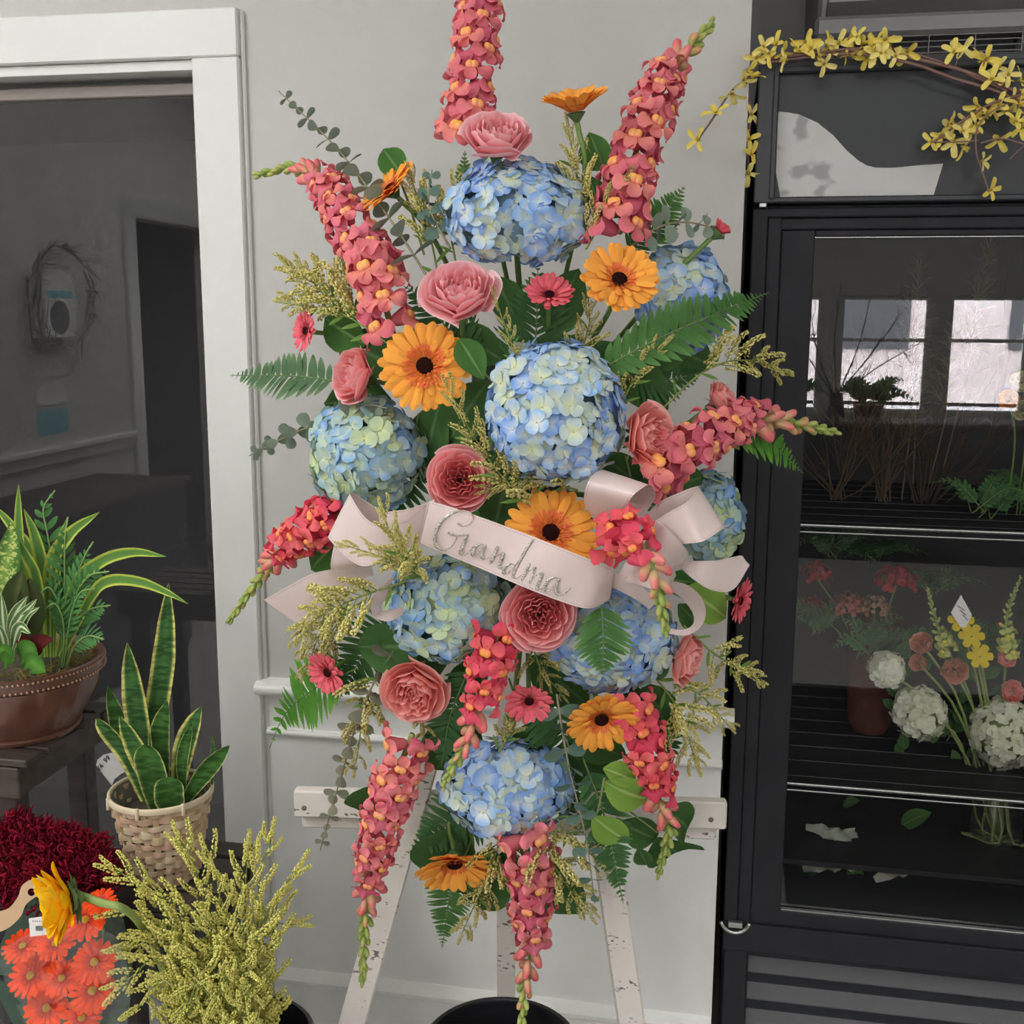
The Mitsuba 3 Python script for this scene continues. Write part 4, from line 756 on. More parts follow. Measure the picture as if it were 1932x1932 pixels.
ribbon(br2, 'ring', [(1262, 1095, -.01), (1295, 1103, .004), (1322, 1125, .008), (1332, 1155, .004), (1322, 1183, -.01), (1295, 1199, -.03), (1262, 1196, -.05)], [(1262, 1113, -.03), (1285, 1126, -.02), (1303, 1148, -.02), (1309, 1168, -.022), (1302, 1182, -.03), (1285, 1188, -.045), (1262, 1186, -.06)], .0, 44, label='narrow ring-shaped loop')
ribbon(br2, 'tail', [(1270, 1056, -.06), (1310, 1058, -.06), (1355, 1057, -.07), (1396, 1048, -.09), (1405, 1055, -.095)], [(1276, 1064, -.06), (1310, 1095, -.05), (1345, 1114, -.055), (1385, 1112, -.075), (1415, 1066, -.095)], .0, 40, label='tail ending in front of the cooler frame')
ribbon(br2, 'tail', [(1150, 1080, -.03), (1175, 1085, -.02), (1205, 1100, -.02), (1240, 1135, -.03)], [(1140, 1105, -.05), (1165, 1112, -.035), (1195, 1128, -.035), (1225, 1150, -.04)], .0, 24)

# ------------------------------------------------------------------ the flower cooler
FY = .02
def cx(x, y): return float(pix(x, y, FY)[0])
def cz(x, y): return float(pix(x, y, FY)[2])
X0, X1 = cx(1421, 395), 1.30
gx0, gx1, gz0, gz1 = cx(1539, 447), 1.19, cz(1474, 1716), cz(1540, 446)
hz0, hz1 = cz(1450, 384), cz(1450, 118)
cool = thing('flower_cooler', 'black upright flower cooler with a glass door and a wave-shaped header sign', 'cooler')
part(cool, 'cabinet', boxesply([((X0 + .003, FY + .05, .10), (X0 + .045, .80, hz1)), ((X1 - .045, FY + .05, .10), (X1 - .003, .80, hz1)), ((X0, FY + .05, hz1 - .03), (X1, .80, hz1)), ((X0, .77, .10), (X1, .80, hz1)), ((X0, FY + .05, .10), (X1, .80, .32))], 'mat_black', .003))
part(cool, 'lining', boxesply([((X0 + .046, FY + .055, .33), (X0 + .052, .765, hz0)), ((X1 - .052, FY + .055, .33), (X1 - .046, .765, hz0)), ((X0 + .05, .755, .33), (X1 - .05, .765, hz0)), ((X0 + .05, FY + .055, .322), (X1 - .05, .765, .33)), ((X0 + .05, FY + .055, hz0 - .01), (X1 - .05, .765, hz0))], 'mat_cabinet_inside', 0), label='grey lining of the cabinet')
hd = part(cool, 'header', boxply((X0, FY + .006, hz0), (X1, FY + .05, hz1), 'mat_charcoal', .003))
sx0, sz0, sz1 = cx(1466, 250), cz(1468, 373), cz(1470, 141)
part(hd, 'frame', boxesply([((X0, FY - .012, hz0), (sx0, FY + .006, hz1)), ((X0, FY - .012, sz1), (X1, FY + .006, hz1)), ((X0, FY - .012, hz0), (X1, FY + .006, sz0)), ((cx(1455, 250), FY - .017, sz0 - .004), (sx0, FY - .012, sz1 + .008)), ((cx(1455, 250), FY - .017, sz1), (X1 - .02, FY - .012, sz1 + .010))], 'mat_charcoal', .002))
part(hd, 'sign_panel', boxply((sx0, FY - .002, sz0), (X1 - .04, FY + .006, sz1), 'mat_sign_black', .001))
wave = [(1468, 211), (1488, 213), (1509, 217), (1542, 232), (1571, 255), (1598, 285), (1620, 304), (1636, 313), (1653, 317), (1686, 317), (1725, 313), (1779, 309), (1761, 368), (1472, 372), (1463.6, 326)]
AXZ = np.array([[1, 0, 0], [0, 0, 1], [0, -1, 0]], float).T
part(hd, 'sign_wave', mikit.ply(polyprism([(max(cx(*q), sx0), cz(*q)) for q in wave], .0012, np.array([[1, 0, 0], [0, 0, -1], [0, 1, 0]], float), (0, FY - .0021, 0)), 'mat_sign_pale', smooth=False), label='pale grey wave on the header sign')
dr_ = part(cool, 'door', boxesply([((X0, FY, .30), (cx(1446, 480), FY + .05, hz0 - .008)), ((cx(1446, 480), FY + .006, .30), (cx(1473, 480), FY + .05, hz0 - .022)), ((cx(1473, 480), FY + .012, .315), (gx0, FY + .05, gz1 + .012)), ((X0, FY, gz1 + .032), (X1, FY + .05, hz0 - .008)), ((X0, FY + .008, gz1 + .012), (X1, FY + .05, gz1 + .032)), ((gx0, FY + .014, gz1), (X1, FY + .05, gz1 + .012)), ((gx1, FY, .30), (X1, FY + .05, hz0 - .008)), ((X0, FY, .288), (X1, FY + .05, gz0 - .038)), ((X0 + .02, FY + .012, gz0 - .04), (X1, FY + .05, gz0 - .012))], 'mat_black', .002))
part(dr_, 'glass', mikit.ply((np.array([[gx0 - .003, FY + .03, gz0 - .014], [gx1 + .003, FY + .03, gz0 - .014], [gx1 + .003, FY + .03, gz1 + .004], [gx0 - .003, FY + .03, gz1 + .004]]), np.array([[0, 1, 2], [0, 2, 3]])), 'mat_glass'))
part(dr_, 'glazing_bead', boxply((gx0, FY + .018, gz0 - .014), (gx1, FY + .028, gz0 - .009), 'mat_steel', .0008), label='thin bright edge of the glass')
part(dr_, 'glazing_bead', boxply((gx0, FY + .018, gz1 - .002), (gx1, FY + .026, gz1 + .002), 'mat_steel', .0008), label='thin bright edge of the glass')
part(cool, 'hinge', boxesply([((cx(1432, 390), FY - .012, cz(1440, 392)), (cx(1446, 390), FY, cz(1440, 384)))], 'mat_steel', .001), label='steel hinge plate')
hx, hz = cx(1386, 1745), cz(1386, 1745)
aa = np.linspace(math.radians(200), math.radians(345), 14); ring = np.stack([hx + .028 * np.cos(aa), 0 * aa + FY - .014, hz + .022 + .03 * np.sin(aa)], 1)
part(cool, 'hinge', mikit.ply(tubemesh(ring, .004, 6), 'mat_steel', smooth=True), label='curved steel hinge guard at the foot of the door')
part(cool, 'hinge_block', boxply((hx - .012, FY - .016, hz + .002), (hx + .014, FY - .004, hz + .013), 'mat_steel', .001))
part(cool, 'kick_frame', boxesply([((X0 + .004, FY + .01, .02), (cx(1408, 1850), FY + .06, .285)), ((X0, FY + .03, .262), (X1, FY + .06, .285)), ((X0, FY + .10, .02), (X1, FY + .12, .285))], 'mat_black', .002))
for i in range(4):
    z = .242 - .058 * i
    part(cool, 'kick_slat', mikit.ply(orient_box((cx(1410, 1850), FY + .045, z), (X1, FY + .045, z), .040, .004, (0, .55, .83)), 'mat_slat', smooth=False), label='grey louvre of the base grille')
def wire_shelf(z, y0=.10, y1=.70):
    k = part(cool, 'shelf', mikit.ply(tubemesh([(X0 + .055, y0, z), (X1 - .055, y0, z)], .0035, 6), 'mat_steel', smooth=True), label='front rail of a wire shelf')
    part(k, 'rail', mikit.ply(tubemesh([(X0 + .055, y0, z - .013), (X1 - .055, y0, z - .013)], .0022, 5), 'mat_steel', smooth=True))
    for y in np.linspace(y0 + .04, y1, 8): part(k, 'wire', mikit.ply(tubemesh([(X0 + .055, y, z), (X1 - .055, y, z)], .0017, 4), 'mat_charcoal', smooth=True))
    v = boxmesh((X0 + .056, y0, z - .004), (X1 - .056, y1, z - .0025), 0); part(k, 'liner', mikit.ply(v, 'mat_shelf', smooth=False))
S1, S2 = float(pix(1500, 990, .10)[2]), float(pix(1490, 1478, .10)[2])
wire_shelf(S1); wire_shelf(S2)

# what stands in the cooler
def on(x, y, Y): return pix(x, y, Y)
BROWN = lin(70, 58, 48)
def branches(k, base, tips, r=.0022, twigs=5, c=BROWN):
    base = np.asarray(base)
    for t in tips:
        t = np.asarray(t); m = (base + t) / 2 + rng.normal(0, .025, 3); P_ = spline([base + rng.normal(0, .008, 3) * [1, 1, 0], m, t], 14); mb = MB().add(*tubemesh(P_, np.linspace(r, r * .35, 14), 5), c)
        for i in range(twigs):
            j = rng.integers(4, 13); d = (P_[j] - P_[j - 1]); d /= np.linalg.norm(d); o = d + rng.normal(0, .55, 3); e = P_[j] + o * rng.uniform(.03, .10)
            mb.add(*tubemesh(spline([P_[j], (P_[j] + e) / 2 + rng.normal(0, .006, 3), e], 6), np.linspace(r * .45, r * .2, 6), 4), c)
        part(k, 'branch', mb.ply('mat_matte'))
k = thing('branch_bunch', 'bunch of dark bare willow branches in the cooler', 'branches')
b0 = on(1735, 985, .42)
branches(k, b0, [on(x, y, Y) for x, y, Y in [(1690, 560, .42), (1720, 600, .35), (1760, 640, .5), (1800, 690, .4), (1830, 650, .5), (1860, 680, .45), (1880, 720, .38), (1905, 650, .5), (1785, 720, .34), (1840, 760, .36), (1915, 800, .44), (1810, 590, .5), (1700, 700, .38), (1765, 560, .46)]], .0026, 7)
def pampas(k, base, top, w, c0, c1):
    base, top = np.asarray(base), np.asarray(top); d = top - base; part(k, 'stem', stem_ply(spline([base, base + d * .5 + [.01, 0, 0], base + d * .72], 8), .002, c0, 5)); mb = MB()
    for i in range(120):
        t = .55 + .45 * rng.uniform(); p = base + d * t; o = rng.normal(0, 1, 3); o /= np.linalg.norm(o); L = w * (1.1 - t) * 2.2 + .006
        mb.add(*tubemesh([p, p + o * L * .5 + d * .04, p + o * L + d * .05], [.0009, .0007, .0003], 3), Ramp(np.full(11, rng.uniform()), ((0, c0), (1, c1))))
    part(k, 'plume', mb.ply('mat_matte'))
for b, t, w, lab in [((1740, 960), (1812, 600), .05, 'brown plumed grass in the middle of the cooler'), ((1720, 960), (1716, 575), .045, 'plumed grass beside the willow branches'), ((1760, 960), (1868, 455), .05, 'tall faint plumed grass at the right of the cooler'), ((1700, 950), (1735, 500), .05, 'pale plumed grass reaching highest at the cooler left')]:
    k = thing('plumed_grass', lab, 'dried grass', 'plumed grasses in the cooler'); pampas(k, on(*b, .45), on(*t, .45), w, lin(104, 90, 74), lin(150, 132, 108))
def bush(k, c, r, n, kind='dark', up=.5, w=.07, pairs=9):
    c = np.asarray(c)
    for i in range(n):
        a = rng.uniform(0, 6.28); e = np.array([math.cos(a), math.sin(a) * .8, rng.uniform(up * .2, up * 1.4)]); e = e / np.linalg.norm(e) * r * rng.uniform(.75, 1.1)
        p = c + e; q = c + e * .5 + [0, 0, r * .18]; yield [c + rng.normal(0, .01, 3), q, p + [0, 0, -r * .12]]
for x, y, Y, r, n, kd, lab in [(1850, 1005, .26, .12, 12, 'dark', 'mound of feathery greens on the cooler top shelf'), (1920, 990, .36, .12, 10, 'dark', 'second mound of feathery greens at the right of the cooler shelf'), (1570, 1040, .36, .10, 9, 'grey', 'pale greens behind the left edge of the cooler glass'), (1650, 1060, .42, .12, 10, 'dark', 'dark greens under the cooler top shelf'), (1760, 1120, .45, .12, 10, 'dark', 'dark greens behind the white bouquet')]:
    k = thing('greens', lab, 'foliage', 'greens in the cooler'); c0 = on(x, y, Y)
    if y < 1030: c0[2] = S1 + .01
    for i, pth in enumerate(bush(k, c0, r, n, kd)): fern(k, pth, .045, 10, kd, nrm=(0, -.6, .8), start=.2)
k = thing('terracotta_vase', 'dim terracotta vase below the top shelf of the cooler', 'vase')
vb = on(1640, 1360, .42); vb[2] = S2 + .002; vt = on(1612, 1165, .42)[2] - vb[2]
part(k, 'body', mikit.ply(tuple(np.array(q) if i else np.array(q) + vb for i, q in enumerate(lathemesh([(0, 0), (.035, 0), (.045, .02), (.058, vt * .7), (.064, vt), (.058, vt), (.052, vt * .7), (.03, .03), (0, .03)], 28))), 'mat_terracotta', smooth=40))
RED = lin(150, 30, 36)
def red_head(k, c, r, col, col2, n=90):
    mb = MB()
    for i in range(n):
        o = rng.normal(0, 1, 3); o[2] = abs(o[2]) * .8; o /= np.linalg.norm(o); v, f, u, w = petal(r * .34, r * .3, ROUND, 4, 3, a0=.4, bend=-.4)
        mb.add(v @ basis(np.cross(o, rng.normal(0, 1, 3)), o).T + c + o * r * rng.uniform(.75, 1), f, Ramp(u, ((0, col2), (1, col))))
    return mb.ply('mat_petal')
for x, y, Y, r, col, lab in [(1540, 1090, .38, .035, RED, 'dark red flower head at the left edge of the cooler glass'), (1690, 1105, .36, .045, RED, 'brightest red flower head above the terracotta vase'), (1600, 1150, .36, .038, lin(150, 80, 70), 'dusty red flower head in the terracotta vase'), (1650, 1150, .34, .032, lin(150, 116, 84), 'tan berry cluster in the terracotta vase'), (1530, 1150, .4, .03, RED, 'small red flower head low at the left of the cooler')]:
    k = thing('red_flower', lab, 'flower', 'red flowers in the cooler'); c = on(x, y, Y); part(k, 'head', red_head(k, c, r, col, col * .5)); part(k, 'stem', stem_ply(spline([c, (c + vb + [0, 0, .15]) / 2, vb + [0, 0, .08]], 8), .002))
vs = thing('glass_vase', 'clear glass vase holding the white bouquet in the cooler', 'vase')
gb = on(1885, 1590, .28); gb[2] = S2 - .27; scene_v = lathemesh([(0, 0), (.05, 0), (.052, .01), (.058, .2), (.054, .2), (.048, .012), (0, .012)], 32)
RK['yellow'] = rose_kit(lin(226, 176, 40), lin(216, 140, 30), lin(236, 196, 70), lin(190, 110, 20)); RK['cream'] = rose_kit(lin(226, 220, 190), lin(214, 206, 160), lin(236, 232, 208), lin(190, 180, 130))
bq = on(1880, 1560, .26)
def bstem(k, p): part(k, 'stem', stem_ply(spline([p, p * .5 + bq * .5 + [0, .01, .06], bq + rng.normal(0, .022, 3) * [1, 1, .1], bq * 1.0 + [rng.normal(0, .04), rng.normal(0, .02), -.02]], 12), .003, lin(110, 124, 70)))
gb = bq + [0, 0, -.03]
part(vs, 'body', mikit.ply((scene_v[0] + gb, scene_v[1]), 'mat_glass', smooth=40))
part(cool, 'lower_shelf', boxply((X0 + .056, .10, gb[2] - .012), (X1 - .056, .70, gb[2] - .001), 'mat_shelf', .002), label='dark board below the bouquet')
for x, y, R, kd, n, lab in [(1898, 1382, 62, 'white', 140, 'large white hydrangea at the front of the cooler bouquet'), (1735, 1345, 46, 'white', 95, 'smaller white hydrangea at the left of the cooler bouquet'), (1672, 1262, 30, 'white', 55, 'small pale flower cluster at the left of the cooler bouquet')]:
    p = on(x, y, .26); m = mpp(p); k = thing('hydrangea', lab, 'hydrangea', 'white hydrangeas in the cooler'); d = face(-.2, .1, 1); hydrangea(k, p, (R * m,) * 2 + (R * m * .8,), d, kd, n, .017, stem=False); bstem(k, p)
for x, y, R, kd, fc, lab in [(1800, 1265, 30, 'peach', (-.2, -.1, 1), 'peach rose in the middle of the cooler bouquet'), (1740, 1215, 26, 'peach', (-.5, .4, .7), 'dim peach rose at the upper left of the cooler bouquet'), (1733, 1250, 20, 'peach', (-.6, .1, .8), 'small peach rose left in the cooler bouquet'), (1897, 1243, 22, 'salmon', (.2, .4, .9), 'pink rose at the upper right of the cooler bouquet'), (1908, 1305, 26, 'salmon', (.1, .3, 1), 'pink rose above the large white hydrangea'), (1905, 755, 24, 'yellow', (-.6, .1, .6), 'orange yellow ranunculus on the cooler top shelf'), (1928, 722, 26, 'cream', (-.3, .3, .8), 'cream ranunculus at the right edge of the cooler'), (1930, 775, 24, 'cream', (-.3, 0, .8), 'lower cream ranunculus at the right edge of the cooler')]:
    p = on(x, y, .26 if y > 1000 else .22); k = thing('rose', lab, 'rose', 'roses in the cooler'); rose(k, p, R * mpp(p), face(*fc), kd, layers=range(2, 7), stem=False)
    if y > 1000: bstem(k, p)
    else: part(k, 'stem', stem_ply(spline([p, p + [.02, .02, -.08], [p[0] + .03, .3, S1]], 8), .002))
for pts, lab in [([(1790, 1230), (1765, 1170), (1750, 1110)], 'pale green snapdragon at the upper left of the cooler bouquet'), ([(1900, 1230), (1900, 1160), (1925, 1090)], 'pale green snapdragon at the upper right of the cooler bouquet')]:
    k = thing('snapdragon', lab, 'snapdragon', 'green snapdragons in the cooler'); q = [on(*a, .27) for a in pts]
    if 'SKG' not in globals(): SKG = [snap_kit(lin(196, 204, 120), lin(206, 204, 90), lin(214, 200, 70))] * 3
    snapdragon(k, q, .3, .03, .8, .3, SKG); bstem(k, q[0])
for x, y, lab in [(1832, 1200, 'yellow flower beside the tag in the cooler bouquet'), (1848, 1238, 'yellow flower right of the peach rose'), (1812, 1170, 'yellow flower below the tag')]:
    k = thing('yellow_flower', lab, 'flower', 'yellow flowers in the cooler'); p = on(x, y, .24); bstem(k, p)
    for i in range(6):
        if i == 0: v, f, u, w = petal(.026, .016, STRAP, 6, 5, a0=.5, bend=-.6, cup=.2); yp = MB().add(v, f, lin(220, 196, 40)).ply('mat_thin_petal')
        part(k, 'petal', yp, mat(p, frame(face(-.2, .2, 1)) @ rz(i * 1.047)))
k = thing('leaf_sprig', 'dark green leaves around the bouquet in the cooler', 'leaf sprig'); lv = []
for i in range(46):
    x, y = rng.uniform(1690, 1925), rng.uniform(1190, 1450); ang = math.atan2(y - 1560, x - 1860) + rng.normal(0, .5); L = rng.uniform(24, 46)
    lv.append((on(x, y, .30), on(x + L * math.cos(ang), y + L * math.sin(ang), .30 + rng.uniform(-.02, .02)), (rng.normal(0, .4), -1, .2), 'dark'))
leafy(k, lv); bstem(k, on(1830, 1400, .28))
for x, y, lab in [(1720, 1180, 'dark feathery greens at the upper left of the cooler bouquet'), (1850, 1180, 'dark feathery greens behind the tag in the cooler'), (1790, 1330, 'dark feathery greens in the middle of the cooler bouquet'), (1640, 1170, 'dim greens around the red flowers in the cooler'), (1540, 1130, 'dim greens at the left edge of the cooler bouquet shelf')]:
    k = thing('greens', lab, 'foliage', 'greens in the cooler')
    for pth in bush(k, on(x, y + 60, .36), .11, 11, up=.9): fern(k, pth, .05, 9, 'dark', nrm=(0, -.8, .6), start=.2)
for x, y, lab in [(1580, 900, 'tangle of thin dried brown stems at the left of the cooler top shelf'), (1660, 920, 'tangle of thin dried brown stems beside the willow branches')]:
    k = thing('dried_stems', lab, 'dried stems', 'dried stems in the cooler'); c = on(x, y + 70, .38); c[2] = max(c[2], S1 + .005)
    branches(k, c, [c + [rng.normal(0, .09), rng.normal(0, .05), rng.uniform(.16, .30)] for _ in range(16)], .0018, 9, lin(84, 70, 56))
tg = thing('care_card', 'pale diamond-shaped card standing in the cooler bouquet', 'card')
P4 = [on(1813, 1122, .23), on(1834, 1160, .23), on(1818, 1192, .23), on(1794, 1156, .23)]
part(tg, 'card', mikit.ply((np.array(P4 + [q + np.array([0, .001, 0]) for q in P4]), np.array([[0, 2, 1], [0, 3, 2], [4, 5, 6], [4, 6, 7], [0, 1, 5], [0, 5, 4], [1, 2, 6], [1, 6, 5], [2, 3, 7], [2, 7, 6], [3, 0, 4], [3, 4, 7]])), 'mat_label'))
for i in range(3):
    a, b = on(1806 + 5 * i, 1142 + 9 * i, .2285), on(1820 + 3 * i, 1152 + 9 * i, .2285); part(tg, 'print', mikit.ply(orient_box(a, b, .0022, .0004, (0, 0, 1)), 'mat_grey_ink', smooth=False), label='grey line of print')
wr = thing('crumpled_wrap', 'crumpled clear wrap and clippings at the bottom left of the cooler', 'plastic wrap')
for i in range(5):
    x, y = [(1520, 1560), (1550, 1575), (1515, 1640), (1650, 1660), (1600, 1640)][i]; c = on(x, y, .2); v, f, u, w = petal(.09, .03, STRAP, 9, 6, a0=.3, bend=-.9, wave=.012, wf=15, ph=i)
    part(wr, 'piece', MB().add(v @ basis((.8, .2, -.25 + .2 * i), (0, -.7, .7)).T + c, f, lin(150, 156, 140) if i != 3 else lin(186, 188, 170)).ply('mat_petal'))
k = thing('leaf_clippings', 'green leaf clippings on the cooler floor', 'clippings')
leafy(k, [(on(x, y, .3), on(x + dx, y + dy, .28), (0, -.6, .8), 'mid') for x, y, dx, dy in [(1500, 1650, 60, -30), (1560, 1690, 70, -20), (1600, 1630, 30, 60), (1530, 1600, 50, 30), (1590, 1520, 30, -10), (1650, 1560, 40, 20), (1700, 1560, 50, -30), (1610, 1700, 50, -30), (1500, 1700, 40, -30)]])

# ------------------------------------------------------------------ the grey unit above the cooler and the forsythia garland
UY = .36
def up(x, y): return pix(x, y, UY)
u0, u1, u2 = up(1537, 60), up(1552, 8), up(1560, 28); ux1 = 1.45
unit = thing('air_unit', 'grey wall-mounted air unit with a wire grille above the cooler', 'air unit')
zb, zt = float(up(1700, 112)[2]), float(up(1545, 30)[2]); gxa, gxb = float(up(1578, 90)[0]), float(up(1930, 90)[0]); ga_, gb_ = float(up(1750, 103)[2]), float(up(1750, 64)[2])
part(unit, 'case', boxesply([((u0[0], UY, gb_), (ux1, .94, zt)), ((u0[0], UY, zb), (ux1, .94, ga_)), ((u0[0], UY, ga_), (gxa, .94, gb_)), ((gxb, UY, ga_), (ux1, .94, gb_)), ((u0[0] + .012, UY + .12, zt), (ux1, .94, zt + .30))], 'mat_unit', .008))
part(unit, 'throat', boxply((gxa, UY + .07, ga_), (gxb, UY + .08, gb_), 'mat_dark', 0), label='dark air outlet')
part(unit, 'flap', mikit.ply(orient_box((u1[0] + .01, UY + .04, float(up(1600, 10)[2])), (ux1, UY + .04, float(up(1600, 10)[2])), .06, .012, (0, -.8, .55)), 'mat_unit', smooth=False))
for z in np.linspace(ga_ + .003, gb_ - .003, 4): part(unit, 'grille_wire', mikit.ply(tubemesh([(gxa, UY - .001, z), (gxb, UY - .001, z)], .0013, 5), 'mat_unit', smooth=True))
for x in np.linspace(gxa + .003, gxb - .003, 5): part(unit, 'grille_wire', mikit.ply(tubemesh([(x, UY - .002, ga_), (x, UY - .002, gb_)], .0013, 5), 'mat_unit', smooth=True))

TWIG = lin(112, 84, 74)
gar = thing('forsythia_garland', 'garland of brown twigs with yellow forsythia blossom along the cooler top', 'garland')
GY = -.02
def gp(x, y, o=0): return pix(x, y, GY - o)
for pts, r in [([(1405, 160, .0), (1425, 120, .0), (1480, 106, .0), (1560, 96, .0), (1640, 96, .01), (1740, 114, .01), (1830, 138, .01), (1940, 182, .01)], .0032), ([(1420, 122, .0), (1520, 108, .005), (1620, 102, .015), (1720, 120, .015), (1800, 148, .015), (1880, 172, .015), (1940, 200, .015)], .0026), ([(1450, 112, .0), (1540, 100, .01), (1660, 90, .005), (1760, 112, .005), (1850, 150, .01), (1900, 172, .01)], .0022),
               ([(1412, 148, .0), (1380, 172, .022), (1342, 228, .024), (1318, 262, .024)], .0016), ([(1930, 178, .02), (1870, 196, .02), (1810, 232, .025), (1762, 268, .025)], .0022), ([(1940, 185, .02), (1880, 205, .03), (1845, 240, .03), (1842, 285, .03), (1852, 320, .03), (1866, 362, .03)], .0014), ([(1850, 270, .03), (1890, 262, .03), (1932, 272, .03)], .0014), ([(1845, 265, .03), (1800, 268, .03), (1758, 268, .03)], .0012), ([(1905, 300, .03), (1935, 272, .03)], .0010),
               ([(1412, 150, -.02), (1414, 220, -.03), (1412, 330, -.03)], .0014), ([(1664, 88, .01), (1672, 72, .015)], .001), ([(1800, 130, .01), (1812, 98, .015)], .001), ([(1850, 146, .01), (1858, 112, .015)], .001)]:
    part(gar, 'twig', stem_ply(spline([gp(*q) for q in pts], 10 * len(pts)), r, TWIG, 6))
v, f, u, w = petal(1, .40, [(0, .35), (.2, .7), (.5, 1), (.8, .95), (.93, .7), (1, .2)], 7, 5, a0=.75, bend=-.75, cup=.35); FP = [MB().add(v, f, ramp(u, (0, lin(196, 150, 30)), (.3, c), (1, c))).ply('mat_thin_petal') for c in (lin(247, 230, 124), lin(243, 222, 110), lin(250, 236, 148))]
v, f = lathemesh([(0, -.12), (.1, -.1), (.13, .08), (0, .1)], 8); FC = MB().add(v, f, lin(150, 140, 50)).ply('mat_green')
for x, y in [(1318, 264), (1352, 214), (1380, 174), (1402, 150), (1410, 132), (1420, 146), (1428, 108), (1440, 88), (1466, 84), (1484, 112), (1500, 92), (1508, 98), (1520, 78), (1543, 108), (1554, 120), (1560, 86), (1582, 80), (1600, 76), (1618, 70), (1610, 108), (1640, 92), (1652, 104), (1656, 84), (1670, 74), (1690, 106), (1712, 96), (1800, 98), (1818, 92), (1848, 116), (1862, 112), (1884, 128), (1902, 140), (1922, 152), (1926, 170), (1846, 200), (1868, 206), (1886, 200), (1850, 218), (1828, 226), (1804, 238), (1786, 236), (1758, 268), (1800, 266), (1816, 276), (1832, 250), (1884, 262), (1924, 200), (1928, 240), (1852, 304), (1868, 358), (1416, 216), (1414, 262), (1416, 292), (1412, 326), (1452, 100), (1476, 98), (1530, 92), (1572, 104), (1592, 98), (1626, 84), (1636, 108), (1662, 100), (1680, 84), (1872, 150), (1890, 160), (1910, 186), (1862, 222), (1840, 236), (1816, 248), (1776, 256), (1900, 214), (1916, 230)]:
    o = rng.uniform(.0, .025) if not (x < 1425 and y > 200) else -.03
    if x < 1408: o = .03
    p = gp(x, y, o); d = face(rng.normal(0, .6), rng.normal(-.1, .6), rng.uniform(.25, 1)); A = frame(d, rng.normal(0, 1, 3)); s = rng.uniform(.019, .025); fk = part(gar, 'flower', FC, mat(p, A, s)); c = rng.integers(3)
    labels[fk] = {'label': 'yellow four-petalled blossom'}
    for i in range(4): part(fk, 'petal', FP[c], mat(p, A @ rz(i * 1.5708 + rng.uniform(-.2, .2)) @ ry(rng.uniform(-.25, .35)), s * rng.uniform(.9, 1.15)))

# ------------------------------------------------------------------ crates and pots at the left
def strap_leaf(pts, width, prof, stops, n=26, m=7, up_=None, fold=.12, twist=0.0):
    """a long leaf along world points; stops: colours from the midrib (0) to the margin (1)"""
    c = evenly(spline(pts, n * 2), n); tan = np.gradient(c, axis=0); tan /= np.linalg.norm(tan, axis=1)[:, None]; u = np.linspace(0, 1, n); w = np.interp(u, *np.array(prof).T) * width / 2
    nn = -CF if up_ is None else np.asarray(up_, float); v = np.linspace(-1, 1, m); rows = []
    for i in range(n):
        s = np.cross(nn, tan[i]); s /= np.linalg.norm(s) + 1e-9; q = np.cross(tan[i], s); a = twist * u[i]; s, q = s * math.cos(a) + q * math.sin(a), q * math.cos(a) - s * math.sin(a)
        rows.append(c[i] + s * (v * w[i])[:, None] + q * (fold * w[i] * v ** 2)[:, None])
    return np.concatenate(rows), grid_faces(n, m), Ramp(np.tile(np.abs(v), n), stops)
def pl(Y): return lambda x, y, o=0.0: pix(x, y, Y - o)

bw = pl(-.45); rim = bw(28, 1240); BR = 160 * mpp(rim); BH = .115
bowl = thing('planter_bowl', 'wide glazed brown ceramic bowl with beaded rim full of mixed plants', 'planter')
bb = rim - [0, 0, BH]
body = lathemesh([(0, 0), (.62, 0), (.66, .06), (.70, .12), (.84, .35), (.93, .6), (.965, .74), (.97, .80)], 72); v = body[0].copy(); r_ = np.hypot(v[:, 0], v[:, 1]); a_ = np.arctan2(v[:, 1], v[:, 0]); g = 1 - .035 * np.exp(-((np.mod(a_ * 28 / (2 * np.pi), 1) - .5) / .12) ** 2) * (r_ > .72); v[:, :2] *= g[:, None]
part(bowl, 'body', mikit.ply((v * [BR, BR, BH] + bb, body[1]), 'mat_ceramic', smooth=60))
rm = lathemesh([(.955, .80), (.99, .82), (1.0, .88), (.99, .96), (1.0, 1.0), (.97, 1.02), (.93, 1.0), (.91, .9), (.9, .8)], 72); part(bowl, 'rim', mikit.ply((rm[0] * [BR, BR, BH] + bb, rm[1]), 'mat_ceramic', smooth=60))
ft = lathemesh([(.0, -.02), (.68, -.02), (.70, .03), (.67, .07), (0, .07)], 60); part(bowl, 'foot', mikit.ply((ft[0] * [BR, BR, BH] + bb, ft[1]), 'mat_ceramic', smooth=60))
for z, n, s in ((.84, 110, .0024), (.955, 120, .0022)):
    mb = MB()
    for i in range(n):
        a = 2 * math.pi * i / n; mb.add(*ballmesh((BR * 1.0 * math.cos(a), BR * 1.0 * math.sin(a), BH * z), (s, s, s), 4, 6))
    part(bowl, 'bead_row', mikit.ply((np.vstack(mb.v) + bb, np.vstack(mb.f)), 'mat_ceramic_light', smooth=True), label='row of small glazed beads', kind='stuff')
so = lathemesh([(0, .93), (.4, .92), (.75, .88), (.91, .84)], 40); v = so[0] * [BR, BR, BH] + bb; v[:, 2] += (meshkit.fbm(v * 60) - .5) * .012
part(bowl, 'soil', mikit.ply((v, so[1]), 'mat_soil', smooth=True))
ms = thing('moss', 'tufts of dry greenish moss on the soil of the planter bowl', 'moss', kind='stuff'); mb = MB()
